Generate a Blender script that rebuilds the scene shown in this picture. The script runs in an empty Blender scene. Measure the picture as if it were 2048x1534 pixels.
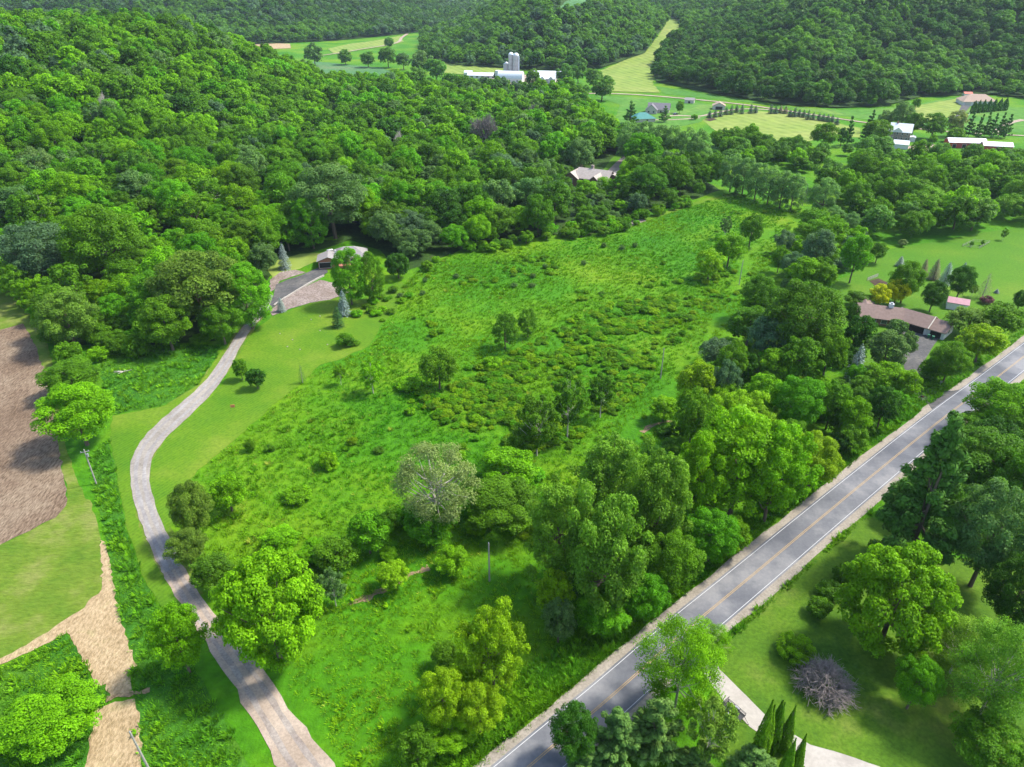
import bpy, math, random
import numpy as np
from mathutils import Vector
from mathutils.geometry import delaunay_2d_cdt
R = math.radians
random.seed(7)
RNG = np.random.default_rng(11)
SC = bpy.context.scene
COL = SC.collection

# ------------------------------------------------------------------ camera, sky, sun, exposure
F_PX, CX, CY, CAM_H = 1422.0, 1024.0, 767.0, 100.0      # drone 100 m above the road
cam_d = bpy.data.cameras.new('camera')
cam_d.sensor_fit = 'HORIZONTAL'
cam_d.angle = 2 * math.atan(CX / F_PX)
cam_d.clip_start = 1.0
cam_d.clip_end = 12000
cam = bpy.data.objects.new('camera', cam_d)
cam.location = (0, 0, CAM_H)
cam.rotation_euler = (R(60), 0, 0)
COL.objects.link(cam)
SC.camera = cam

SUN_EL, SUN_AZ = R(54), R(16)           # azimuth measured from +X towards +Y
world = bpy.data.worlds.new('World')
SC.world = world
world.use_nodes = True
wn = world.node_tree
bg = wn.nodes['Background']
sky = wn.nodes.new('ShaderNodeTexSky')
sky.sky_type = 'NISHITA'
sky.sun_disc = False
sky.sun_elevation = SUN_EL
sky.sun_rotation = math.pi / 2 - SUN_AZ
sky.air_density = 1.0
sky.dust_density = 1.5
wn.links.new(sky.outputs[0], bg.inputs[0])
bg.inputs[1].default_value = 0.15
sun_d = bpy.data.lights.new('sun', 'SUN')
sun_d.energy = 2.9
sun_d.angle = R(8)
sun_d.color = (1.0, 0.95, 0.86)
sun = bpy.data.objects.new('sun', sun_d)
sv = Vector((math.cos(SUN_EL) * math.cos(SUN_AZ), math.cos(SUN_EL) * math.sin(SUN_AZ), math.sin(SUN_EL)))
sun.rotation_euler = (-sv).to_track_quat('-Z', 'Y').to_euler()
sun.location = (200, 100, 400)
COL.objects.link(sun)
SC.view_settings.view_transform = 'Standard'
SC.view_settings.look = 'None'
SC.view_settings.gamma = 1.0
SC.view_settings.use_curve_mapping = False
SC.view_settings.exposure = 1.48
SC.cycles.max_bounces = 5
SC.cycles.diffuse_bounces = 3
SC.cycles.transmission_bounces = 3
SC.cycles.glossy_bounces = 1
SC.cycles.transparent_max_bounces = 4
SC.cycles.volume_bounces = 0

# ------------------------------------------------------------------ terrain height
def S(t):
    t = np.clip(t, 0, 1)
    return t * t * (3 - 2 * t)

def inside(poly, x, y):
    x = np.asarray(x, float); y = np.asarray(y, float)
    c = np.zeros(x.shape, bool)
    n = len(poly)
    for i in range(n):
        x0, y0 = poly[i]; x1, y1 = poly[(i + 1) % n]
        if y0 == y1: continue
        c ^= ((y0 > y) != (y1 > y)) & (x < (x1 - x0) * (y - y0) / (y1 - y0) + x0)
    return c

def edge_dist(poly, x, y, closed=True):
    x = np.asarray(x, float); y = np.asarray(y, float)
    best = np.full(x.shape, 1e9)
    n = len(poly)
    for i in range(n if closed else n - 1):
        x0, y0 = poly[i]; x1, y1 = poly[(i + 1) % n]
        dx, dy = x1 - x0, y1 - y0
        t = np.clip(((x - x0) * dx + (y - y0) * dy) / (dx * dx + dy * dy + 1e-9), 0, 1)
        best = np.minimum(best, np.hypot(x - x0 - t * dx, y - y0 - t * dy))
    return best

HILL_FAR_LEFT = [(-1400, 1050), (-900, 1150), (-390, 1280), (-300, 1340), (-215, 1470), (-150, 1600), (-110, 1900), (-150, 5200), (-5200, 5200), (-5200, 1000)]
HILL_MID = [(-118, 1040), (-60, 960), (0, 930), (60, 905), (105, 920), (173, 1016), (237, 1232), (262, 1350), (280, 1600), (300, 5200), (-150, 5200), (-100, 1900), (-140, 1560), (-160, 1400), (-135, 1200)]
HILL_RIGHT = [(153, 810), (195, 718), (234, 662), (277, 642), (322, 652), (380, 705), (450, 722), (530, 640), (640, 590), (1300, 560), (5200, 1200), (5200, 5200), (300, 5200), (290, 1500), (275, 1274), (250, 1160), (210, 1080), (168, 930)]
HILLS = [(HILL_FAR_LEFT, 125, 620), (HILL_MID, 78, 250), (HILL_RIGHT, 62, 260)]

def vnoise(x, y, s, seed=0):
    x = np.asarray(x, float) / s; y = np.asarray(y, float) / s
    xi = np.floor(x); yi = np.floor(y)
    fx = S(x - xi); fy = S(y - yi)
    def hsh(a, b):
        v = np.sin(a * 127.1 + b * 311.7 + seed * 74.7) * 43758.5453
        return v - np.floor(v)
    return (hsh(xi, yi) * (1 - fx) + hsh(xi + 1, yi) * fx) * (1 - fy) + (hsh(xi, yi + 1) * (1 - fx) + hsh(xi + 1, yi + 1) * fx) * fy

def H(x, y):
    x = np.asarray(x, float); y = np.asarray(y, float)
    h = 51 * S((y - 262) / 320) * S((-x - 135) / 160) * (1 - S((y - 640) / 190))
    h = h + 5.0 * S((y - 245) / 70) * S((-x - 20) / 80) * (1 - S((y - 640) / 190))
    h = h + 30 * S((y - 850) / 450) * S((x - 0) / 150)
    for p, top, L in HILLS:
        ins = inside(p, x, y)
        if ins.any():
            d = np.where(ins, edge_dist(p, x, y), 0)
            h = h + top * S(d / L)
    h = h + S((y - 1500) / 900) * 45 * (vnoise(x, y, 420, 3) - .2) + S((y - 1900) / 1500) * 45
    return h

def H1(x, y):
    return float(H(np.array([x]), np.array([y]))[0])

def ray(px, py):
    dy = -(py - CY) / F_PX
    return ((px - CX) / F_PX, dy * 0.5 + math.cos(R(30)), dy * math.cos(R(30)) - 0.5)

TT = np.concatenate([np.arange(40, 500, 4), np.arange(500, 1500, 8), np.arange(1500, 5000, 25)]).astype(float)
def G(px, py, off=0.0):
    """world point where the sight line through a survey pixel meets the ground raised by off"""
    d = ray(px, py)
    f = CAM_H + d[2] * TT - H(d[0] * TT, d[1] * TT) - off
    idx = np.nonzero(f < 0)[0]
    i = idx[0] if len(idx) else len(TT) - 1
    a, b = TT[max(i - 1, 0)], TT[i]
    for _ in range(3):
        t = np.linspace(a, b, 9)
        g = CAM_H + d[2] * t - H(d[0] * t, d[1] * t) - off
        k = np.nonzero(g < 0)[0]
        k = k[0] if len(k) else 8
        a, b = t[max(k - 1, 0)], t[k]
    t = (a + b) / 2
    return d[0] * t, d[1] * t, CAM_H + d[2] * t - off

def GP(pts):
    return [G(*p)[:2] for p in pts]

def depth_of(x, y, z):
    return y * math.cos(R(30)) + (CAM_H - z) * 0.5

# ------------------------------------------------------------------ materials
def new_mat(name):
    m = bpy.data.materials.new(name)
    m.use_nodes = True
    nt = m.node_tree
    return m, nt, nt.nodes['Principled BSDF']

def node(nt, kind, **kw):
    n = nt.nodes.new(kind)
    for k, v in kw.items():
        setattr(n, k, v)
    return n

def ramp(nt, fac, stops):
    r = node(nt, 'ShaderNodeValToRGB')
    el = r.color_ramp.elements
    while len(el) < len(stops): el.new(0.5)
    for e, (p, c) in zip(el, stops):
        e.position = p; e.color = (*c, 1)
    nt.links.new(fac, r.inputs[0])
    return r.outputs[0]

def noise(nt, vec, scale, detail=3, rough=.55):
    n = node(nt, 'ShaderNodeTexNoise')
    n.inputs['Scale'].default_value = scale
    n.inputs['Detail'].default_value = detail
    n.inputs['Roughness'].default_value = rough
    nt.links.new(vec, n.inputs['Vector'])
    return n.outputs['Fac']

def mixc(nt, fac, a, b, mode='MIX'):
    m = node(nt, 'ShaderNodeMix', data_type='RGBA', blend_type=mode)
    if isinstance(fac, (int, float)): m.inputs[0].default_value = fac
    else: nt.links.new(fac, m.inputs[0])
    for i, v in ((6, a), (7, b)):
        if isinstance(v, tuple): m.inputs[i].default_value = (*v, 1)
        else: nt.links.new(v, m.inputs[i])
    return m.outputs[2]

MINERAL = {k: .66 for k in ('straw', 'plowed_soil', 'gravel', 'worn_asphalt_drive', 'asphalt_drive', 'road_asphalt', 'concrete_drive', 'stone_slope', 'creek_bank', 'garden_soil')}
MINERAL.update({'shoulder_gravel': .52, 'gravel': .82, 'worn_asphalt_drive': .84, 'mown_hay': .78, 'far_hay': .72, 'far_crop': .8, 'far_pasture': .85, 'lawn_grass': .85, 'green_lawn': .85})
def surf_mat(name, c_big, c_small, s_big=.03, s_small=.6, bump=.3, bscale=2.5, rough=.9, spec=.1, stripe=None, vec_rot=0, aniso=None):
    """ground cover: c_big = ramp over large patches, c_small = (dark, light) multiplier colours of the fine grain"""
    gain = MINERAL.get(name, 1.0)
    c_big = [(p, tuple(v * gain for v in c)) for p, c in c_big]
    m, nt, b = new_mat(name)
    geo = node(nt, 'ShaderNodeNewGeometry')
    vec = geo.outputs['Position']
    mp = node(nt, 'ShaderNodeMapping')
    mp.inputs['Rotation'].default_value = (0, 0, R(vec_rot))
    if aniso: mp.inputs['Scale'].default_value = aniso
    nt.links.new(vec, mp.inputs['Vector'])
    fv = mp.outputs[0]
    big = ramp(nt, noise(nt, vec, s_big, 5, .6), c_big)
    fine = ramp(nt, noise(nt, fv, s_small, 4, .65), [(.3, c_small[0]), (.7, c_small[1])])
    col = mixc(nt, 1.0, big, fine, 'MULTIPLY')
    if stripe:
        sc, rot, c2, amt = stripe
        mp2 = node(nt, 'ShaderNodeMapping')
        mp2.inputs['Rotation'].default_value = (0, 0, R(rot))
        nt.links.new(vec, mp2.inputs['Vector'])
        w = node(nt, 'ShaderNodeTexWave')
        w.inputs['Scale'].default_value = sc
        w.inputs['Distortion'].default_value = 1.2
        w.inputs['Detail'].default_value = 2
        w.inputs['Detail Scale'].default_value = .5
        nt.links.new(mp2.outputs[0], w.inputs['Vector'])
        f = node(nt, 'ShaderNodeMath', operation='MULTIPLY')
        nt.links.new(w.outputs['Fac'], f.inputs[0]); f.inputs[1].default_value = amt
        col = mixc(nt, f.outputs[0], col, c2)
    nt.links.new(col, b.inputs['Base Color'])
    b.inputs['Roughness'].default_value = rough
    b.inputs['Specular IOR Level'].default_value = spec
    if bump:
        bp = node(nt, 'ShaderNodeBump')
        bp.inputs['Strength'].default_value = bump
        bp.inputs['Distance'].default_value = .35
        nt.links.new(noise(nt, fv, bscale, 4, .7), bp.inputs['Height'])
        nt.links.new(bp.outputs[0], b.inputs['Normal'])
    return m

def flat_mat(name, c, rough=.7, var=.12, scale=1.5, spec=.2, metal=0):
    m, nt, b = new_mat(name)
    tc = node(nt, 'ShaderNodeTexCoord')
    f = noise(nt, tc.outputs['Object'], scale, 4)
    lo = tuple(v * (1 - var) for v in c); hi = tuple(min(1, v * (1 + var)) for v in c)
    nt.links.new(ramp(nt, f, [(.3, lo), (.7, hi)]), b.inputs['Base Color'])
    b.inputs['Roughness'].default_value = rough
    b.inputs['Specular IOR Level'].default_value = spec
    b.inputs['Metallic'].default_value = metal
    return m

def leaf_mat(name, source='OBJECT', trans=.36, jitter=.5, yellow=.16):
    m, nt, b = new_mat(name)
    out = nt.nodes['Material Output']
    if source == 'OBJECT':
        base = node(nt, 'ShaderNodeObjectInfo').outputs['Color']
    else:
        a = node(nt, 'ShaderNodeAttribute', attribute_type='INSTANCER', attribute_name='tint')
        base = a.outputs['Color']
    r = node(nt, 'ShaderNodeAttribute', attribute_type='GEOMETRY', attribute_name='rnd')
    f = r.outputs['Fac']
    val = ramp(nt, f, [(0, (1 - jitter,) * 3), (1, (1 + jitter, 1 + jitter * .8, 1 + jitter * .6))])
    col = mixc(nt, 1.0, base, val, 'MULTIPLY')
    pw = node(nt, 'ShaderNodeMath', operation='POWER'); nt.links.new(f, pw.inputs[0]); pw.inputs[1].default_value = 3.0
    py = node(nt, 'ShaderNodeMath', operation='MULTIPLY'); nt.links.new(pw.outputs[0], py.inputs[0]); py.inputs[1].default_value = yellow
    col2 = mixc(nt, py.outputs[0], col, mixc(nt, 1.0, col, (1.7, 1.12, .8), 'MULTIPLY'))
    nt.links.new(col2, b.inputs['Base Color'])
    b.inputs['Roughness'].default_value = .5
    b.inputs['Specular IOR Level'].default_value = .08
    tr = node(nt, 'ShaderNodeBsdfTranslucent')
    nt.links.new(mixc(nt, 1.0, col2, (1.25, 1.35, .5), 'MULTIPLY'), tr.inputs['Color'])
    mx = node(nt, 'ShaderNodeMixShader'); mx.inputs[0].default_value = trans
    nt.links.new(b.outputs[0], mx.inputs[1]); nt.links.new(tr.outputs[0], mx.inputs[2])
    nt.links.new(mx.outputs[0], out.inputs['Surface'])
    return m

_a, _b = G(66, 680), G(134, 978)
ROW_ROT = 90 - math.degrees(math.atan2(_b[1] - _a[1], _b[0] - _a[0]))     # furrows run along the field's right edge
W1 = ((.62, .68, .6), (1.25, 1.18, 1.1))
M = {}
M['meadow'] = surf_mat('meadow_ground', [(.28, (.026, .12, .003)), (.45, (.044, .155, .003)), (.6, (.088, .19, .004)), (.75, (.14, .195, .012))], ((.7, .72, .7), (1.25, 1.2, 1.1)), .022, .55, .9, 1.3)
M['rough'] = surf_mat('rough_grass', [(.3, (.025, .11, .010)), (.5, (.04, .14, .010)), (.7, (.075, .165, .010))], ((.5, .55, .5), (1.3, 1.25, 1.1)), .05, .7, .9, 1.6)
M['lawn'] = surf_mat('lawn_grass', [(.3, (.045, .14, .006)), (.5, (.085, .175, .008)), (.72, (.15, .21, .022))], W1, .06, 1.3, .25, 3, stripe=(.35, 30, (.1, .2, .012), .35))
M['lawn_green'] = surf_mat('green_lawn', [(.3, (.04, .14, .006)), (.55, (.068, .165, .008)), (.75, (.12, .19, .015))], W1, .04, 1.2, .25, 3, stripe=(.3, -35, (.085, .19, .012), .35))
M['lawn_yard'] = surf_mat('yard_grass', [(.3, (.035, .1, .008)), (.55, (.07, .14, .01)), (.75, (.12, .15, .03))], W1, .08, 1.5, .25, 3)  # duller, browner green for the yard right of the road
M['hay'] = surf_mat('mown_hay', [(.3, (.08, .17, .012)), (.5, (.13, .20, .02)), (.72, (.25, .25, .08))], ((.7, .72, .65), (1.2, 1.18, 1.2)), .09, 1.5, .7, 2.6, vec_rot=-24, aniso=(.4, 1.1, 1))
M['hay_far'] = surf_mat('far_hay', [(.3, (.15, .25, .04)), (.5, (.20, .28, .05)), (.72, (.27, .30, .09))], W1, .012, .12, .1, .5, stripe=(.035, -20, (.24, .3, .07), .3))
M['crop_far'] = surf_mat('far_crop', [(.3, (.06, .16, .06)), (.55, (.08, .19, .07)), (.75, (.16, .20, .10))], W1, .012, .2, .1, .5)
M['pasture_far'] = surf_mat('far_pasture', [(.3, (.05, .17, .02)), (.55, (.08, .2, .025)), (.75, (.16, .24, .05))], W1, .02, .2, .1, .5)
M['straw'] = surf_mat('straw', [(.3, (.40, .29, .16)), (.55, (.52, .39, .23)), (.68, (.44, .36, .18)), (.78, (.26, .30, .07))], ((.6, .58, .5), (1.25, 1.25, 1.25)), .2, 1.9, .8, 3.0, vec_rot=15, aniso=(1.1, .6, 1))
M['plowed'] = surf_mat('plowed_soil', [(.3, (.17, .11, .07)), (.5, (.235, .16, .105)), (.72, (.33, .245, .165))], ((.42, .38, .34), (1.6, 1.7, 1.75)), .06, 2.0, 1.0, 3.0, vec_rot=ROW_ROT, aniso=(1.3, .34, 1))
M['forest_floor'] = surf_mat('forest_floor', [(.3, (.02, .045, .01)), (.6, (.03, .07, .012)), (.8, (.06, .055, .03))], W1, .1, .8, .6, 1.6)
M['gravel'] = surf_mat('gravel', [(.3, (.28, .215, .155)), (.55, (.37, .295, .225)), (.75, (.46, .38, .295))], ((.75, .75, .75), (1.12, 1.12, 1.12)), .12, 2.2, .3, 7)
M['gravel_dark'] = surf_mat('worn_asphalt_drive', [(.3, (.22, .195, .165)), (.55, (.29, .26, .22)), (.75, (.38, .335, .28))], ((.75, .75, .75), (1.15, 1.15, 1.15)), .12, 1.6, .2, 6)
M['gravel_rut'] = surf_mat('gravel_rut', [(.35, (.20, .165, .14)), (.6, (.27, .235, .20)), (.75, (.34, .30, .26))], ((.7, .7, .7), (1.15, 1.15, 1.15)), .3, 2.5, .3, 6)
M['paved_rut'] = surf_mat('paved_rut', [(.35, (.19, .175, .165)), (.6, (.25, .235, .22)), (.75, (.31, .29, .27))], ((.75, .75, .75), (1.15, 1.15, 1.15)), .2, 1.8, .2, 6)
M['drive'] = surf_mat('asphalt_drive', [(.3, (.09, .09, .10)), (.55, (.13, .128, .135)), (.78, (.24, .22, .2))], W1, .12, 1.2, .15, 6)
M['asphalt'] = surf_mat('road_asphalt', [(.36, (.105, .112, .13)), (.5, (.165, .17, .185)), (.62, (.26, .258, .262))], ((.88, .88, .9), (1.08, 1.08, 1.06)), .075, 1.7, .12, 8, rough=.75, spec=.25)
M['shoulder'] = surf_mat('shoulder_gravel', [(.3, (.40, .35, .28)), (.55, (.50, .44, .36)), (.75, (.58, .52, .44))], ((.72, .72, .7), (1.15, 1.15, 1.15)), .3, 2.5, .3, 7)
M['concrete'] = surf_mat('concrete_drive', [(.3, (.42, .38, .33)), (.55, (.50, .46, .40)), (.75, (.56, .52, .46))], ((.86, .86, .86), (1.06, 1.06, 1.06)), .25, 1.5, .1, 8)
M['stone_slope'] = surf_mat('stone_slope', [(.3, (.26, .2, .16)), (.55, (.36, .29, .25)), (.75, (.44, .37, .32))], ((.5, .5, .5), (1.3, 1.3, 1.3)), .2, 1.6, .8, 3)
M['soil'] = surf_mat('garden_soil', [(.3, (.06, .04, .03)), (.7, (.11, .075, .055))], W1, .4, 2, .5, 4)
M['bank'] = surf_mat('creek_bank', [(.3, (.22, .15, .09)), (.7, (.42, .32, .2))], W1, .5, 2, .5, 4)
M['white_paint'] = flat_mat('white_paint', (.42, .42, .42), .6, .1, 3)
M['yellow_paint'] = flat_mat('yellow_paint', (.33, .22, .09), .6, .15, 3)
M['bark'] = flat_mat('bark', (.11, .085, .06), .9, .35, 6)
M['bark_pale'] = flat_mat('pale_bark', (.42, .38, .32), .9, .25, 6)
M['bark_dead'] = flat_mat('dead_wood', (.185, .155, .14), .9, .3, 8)
M['leaf'] = leaf_mat('leaves')
M['leaf_inst'] = leaf_mat('leaves_far', 'INST', jitter=.42)
M['needle'] = leaf_mat('needles', trans=.08, jitter=.4, yellow=.1)
M['grass_inst'] = leaf_mat('grass_blades', 'INST', trans=.3, jitter=.35, yellow=.3)

# ------------------------------------------------------------------ mesh helpers
def link(o, parent=None):
    COL.objects.link(o)
    if parent is not None: o.parent = parent
    return o

def mesh_np(name, verts, quads=None, tris=None, mat=None, rnd=None, smooth=False):
    me = bpy.data.meshes.new(name)
    verts = np.asarray(verts, np.float32).reshape(-1, 3)
    loops, starts, tot = [], [], 0
    if quads is not None and len(quads):
        q = np.asarray(quads, np.int32).reshape(-1, 4)
        loops.append(q.ravel()); starts.append(np.arange(len(q)) * 4); tot = len(q) * 4
    if tris is not None and len(tris):
        t = np.asarray(tris, np.int32).reshape(-1, 3)
        loops.append(t.ravel()); starts.append(tot + np.arange(len(t)) * 3)
    loops = np.concatenate(loops).astype(np.int32); starts = np.concatenate(starts).astype(np.int32)
    me.vertices.add(len(verts)); me.vertices.foreach_set('co', verts.ravel())
    me.loops.add(len(loops)); me.loops.foreach_set('vertex_index', loops)
    me.polygons.add(len(starts)); me.polygons.foreach_set('loop_start', starts)
    if rnd is not None:
        a = me.attributes.new('rnd', 'FLOAT', 'FACE'); a.data.foreach_set('value', np.asarray(rnd, np.float32))
    me.update(calc_edges=True)
    me.validate()
    if smooth: me.polygons.foreach_set('use_smooth', np.ones(len(starts), bool))
    if mat is not None: me.materials.append(mat)
    return me

class MB:
    """collects boxes, prisms and tubes into one mesh"""
    def __init__(s): s.v = []; s.f = []
    def add(s, vs, fs):
        n = len(s.v); s.v += [tuple(v) for v in vs]; s.f += [tuple(i + n for i in f) for f in fs]
        return s
    def box(s, x0, x1, y0, y1, z0, z1):
        return s.add([(x0, y0, z0), (x1, y0, z0), (x1, y1, z0), (x0, y1, z0), (x0, y0, z1), (x1, y0, z1), (x1, y1, z1), (x0, y1, z1)],
              [(0, 3, 2, 1), (4, 5, 6, 7), (0, 1, 5, 4), (1, 2, 6, 5), (2, 3, 7, 6), (3, 0, 4, 7)])
    def tube(s, pts, rad, n=6, cap=True):
        pts = [Vector(p) for p in pts]
        rings = []
        for i, p in enumerate(pts):
            d = (pts[min(i + 1, len(pts) - 1)] - pts[max(i - 1, 0)]).normalized()
            a = d.orthogonal().normalized(); b = d.cross(a)
            rings.append([p + (a * math.cos(2 * math.pi * k / n) + b * math.sin(2 * math.pi * k / n)) * rad[i] for k in range(n)])
        vs = [v for r in rings for v in r]; fs = []
        for i in range(len(pts) - 1):
            for k in range(n):
                fs.append((i * n + k, i * n + (k + 1) % n, (i + 1) * n + (k + 1) % n, (i + 1) * n + k))
        if cap: fs.append(tuple(range(n))[::-1]); fs.append(tuple((len(pts) - 1) * n + k for k in range(n)))
        return s.add(vs, fs)
    def lathe(s, prof, n=20, c=(0, 0)):
        vs = [(c[0] + r * math.cos(2 * math.pi * k / n), c[1] + r * math.sin(2 * math.pi * k / n), z) for r, z in prof for k in range(n)]
        fs = [(i * n + k, i * n + (k + 1) % n, (i + 1) * n + (k + 1) % n, (i + 1) * n + k) for i in range(len(prof) - 1) for k in range(n)]
        fs.append(tuple(range(n))[::-1]); fs.append(tuple((len(prof) - 1) * n + k for k in range(n)))
        return s.add(vs, fs)
    def mesh(s, name, mat, smooth=False):
        me = bpy.data.meshes.new(name)
        me.from_pydata(s.v, [], s.f); me.update()
        if mat is not None: me.materials.append(mat)
        if smooth: me.polygons.foreach_set('use_smooth', np.ones(len(s.f), bool))
        return me
    def build(s, name, mat, parent=None, smooth=False):
        return link(bpy.data.objects.new(name, s.mesh(name, mat, smooth)), parent)

def tag(o, label=None, cat=None, group=None, kind=None):
    if label: o['label'] = label
    if cat: o['category'] = cat
    if group: o['group'] = group
    if kind: o['kind'] = kind
    return o

def empty(name, loc, rz=0, scale=(1, 1, 1)):
    o = bpy.data.objects.new(name, None)
    o.empty_display_size = .5
    o.location = loc; o.rotation_euler = (0, 0, rz); o.scale = scale
    return link(o)

# ------------------------------------------------------------------ the ground
def axis(segs):
    out = []
    for a, b, st in segs: out += list(np.arange(a, b, st))
    return np.array(out + [segs[-1][1]], float)
gx = axis([(-6000, -2400, 200), (-2400, -700, 40), (-700, -360, 12), (-360, 520, 5), (520, 900, 16), (900, 2400, 50), (2400, 6000, 200)])
gy = axis([(-300, 20, 20), (20, 760, 5), (760, 1500, 12), (1500, 2600, 30), (2600, 6000, 100)])
XX, YY = np.meshgrid(gx, gy)
ZZ = H(XX, YY)
nx, ny = len(gx), len(gy)
ii = (np.arange(ny - 1)[:, None] * nx + np.arange(nx - 1)[None, :]).ravel()
g_me = mesh_np('meadow', np.stack([XX, YY, ZZ], -1).reshape(-1, 3), quads=np.stack([ii, ii + 1, ii + nx + 1, ii + nx], -1), mat=M['meadow'], smooth=True)
tag(link(bpy.data.objects.new('ground', g_me)), 'rolling green grassland under the whole valley', kind='structure')

def sub_edge(poly, step, jit=0., seed=0):
    out = []
    rr = random.Random(seed)
    n = len(poly)
    for i in range(n):
        a, b = poly[i], poly[(i + 1) % n]
        L = math.hypot(b[0] - a[0], b[1] - a[1])
        k = max(1, int(L / step))
        for j in range(k):
            t = j / k
            out.append((a[0] + (b[0] - a[0]) * t + rr.uniform(-jit, jit) * (j > 0), a[1] + (b[1] - a[1]) * t + rr.uniform(-jit, jit) * (j > 0)))
    return out

def smooth_poly(pts, it=2, closed=True):
    for _ in range(it):
        q = []
        n = len(pts)
        if not closed: q.append(pts[0])
        for i in range(n if closed else n - 1):
            a, b = pts[i], pts[(i + 1) % n]
            q += [(a[0] * .75 + b[0] * .25, a[1] * .75 + b[1] * .25), (a[0] * .25 + b[0] * .75, a[1] * .25 + b[1] * .75)]
        if not closed: q.append(pts[-1])
        pts = q
    return pts

def sheet(name, poly, mat, off, grid=6., estep=2., jit=0., parent=None, label=None, seed=0):
    """ground cover draped on the terrain"""
    e = sub_edge(poly, estep, jit, seed)
    xs = [p[0] for p in e]; ys = [p[1] for p in e]
    X, Y = np.meshgrid(np.arange(min(xs), max(xs), grid), np.arange(min(ys), max(ys), grid))
    X = X.ravel() + .013; Y = Y.ravel() + .017
    k = inside(e, X, Y) & (edge_dist(e, X, Y) > grid * .35)
    pts = [Vector(p) for p in e] + [Vector((a, b)) for a, b in zip(X[k], Y[k])]
    n = len(e)
    vs, _, fs, *_ = delaunay_2d_cdt(pts, [(i, (i + 1) % n) for i in range(n)], [], 1, 1e-4)
    va = np.array([(v.x, v.y) for v in vs])
    z = H(va[:, 0], va[:, 1]) + off
    tr = np.array([f for f in fs if len(f) == 3])
    a, b, c = va[tr[:, 0]], va[tr[:, 1]], va[tr[:, 2]]
    flip = ((b - a)[:, 0] * (c - a)[:, 1] - (b - a)[:, 1] * (c - a)[:, 0]) < 0
    tr[flip] = tr[flip][:, ::-1]
    # the cut is tested again so that no triangle bridges a concave edge
    me = mesh_np(name, np.column_stack([va, z]), tris=tr, mat=mat, smooth=True)
    o = link(bpy.data.objects.new(name, me), parent)
    if parent is None: o['kind'] = 'structure'
    if label: o['label'] = label
    return o

def ribbon(name, line, w0, w1, mat, off, parent=None, kind=True, label=None, step=4, jit=(0, 0), dash=None):
    """strip between lateral offsets w0 and w1 (right positive) of a polyline; widths may be per point"""
    pts = [np.array(p[:2], float) for p in line]
    P, A, B = [], [], []
    n = len(pts)
    for i in range(n - 1):
        k = max(1, int(np.hypot(*(pts[i + 1] - pts[i])) / step))
        for j in range(k):
            t = j / k
            P.append(pts[i] * (1 - t) + pts[i + 1] * t)
            A.append(w0 if np.isscalar(w0) else w0[i] * (1 - t) + w0[i + 1] * t)
            B.append(w1 if np.isscalar(w1) else w1[i] * (1 - t) + w1[i + 1] * t)
    P.append(pts[-1]); A.append(w0 if np.isscalar(w0) else w0[-1]); B.append(w1 if np.isscalar(w1) else w1[-1])
    P = np.array(P); A = np.array(A) + RNG.uniform(-1, 1, len(P)) * jit[0]; B = np.array(B) + RNG.uniform(-1, 1, len(P)) * jit[1]
    T = np.gradient(P, axis=0); T /= np.linalg.norm(T, axis=1)[:, None]
    N = np.stack([T[:, 1], -T[:, 0]], 1)
    cols = max(2, int((B - A).max() / 3) + 1)
    V = []
    for c in range(cols):
        f = c / (cols - 1)
        q = P + N * (A + (B - A) * f)[:, None]
        V.append(np.column_stack([q, H(q[:, 0], q[:, 1]) + off]))
    V = np.stack(V, 1); m = len(P)
    idx = np.arange(m * cols).reshape(m, cols)
    quads = np.stack([idx[:-1, :-1], idx[:-1, 1:], idx[1:, 1:], idx[1:, :-1]], -1).reshape(-1, 4)
    me = mesh_np(name, V.reshape(-1, 3), quads=quads, mat=mat, smooth=True)
    o = link(bpy.data.objects.new(name, me), parent)
    if parent is None and kind: o['kind'] = 'structure'
    if label: o['label'] = label
    return o

# main road: surveyed along its left white edge line
left_line = GP([(989, 1533), (1100, 1441), (1204, 1356), (1326, 1250), (1440, 1160), (1640, 998), (1867, 819), (1976, 742)])
a, b = np.array(left_line[0]), np.array(left_line[2]); left_line.insert(0, tuple(a + (a - b) * 3.5))
a, b = np.array(left_line[-1]), np.array(left_line[-3]); left_line.append(tuple(a + (a - b) * 3.0)); 
left_line = smooth_poly(left_line, 2, False)
road_z = .03
ROAD = left_line
road = ribbon('road', ROAD, -.35, 7.05, M['asphalt'], .10)
road['label'] = 'two lane grey asphalt country road'
ribbon('gravel_shoulder', ROAD, -1.95, -.2, M['shoulder'], .07, road, jit=(.25, 0))
ribbon('gravel_shoulder', ROAD, 6.9, 8.6, M['shoulder'], .07, road, jit=(0, .3))
ribbon('edge_line', ROAD, 0, .1, M['white_paint'], .115, road)
ribbon('edge_line', ROAD, 6.6, 6.7, M['white_paint'], .115, road)
ribbon('centre_line', ROAD, 3.16, 3.26, M['yellow_paint'], .115, road)
ribbon('centre_line', ROAD, 3.44, 3.54, M['yellow_paint'], .115, road)

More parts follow.
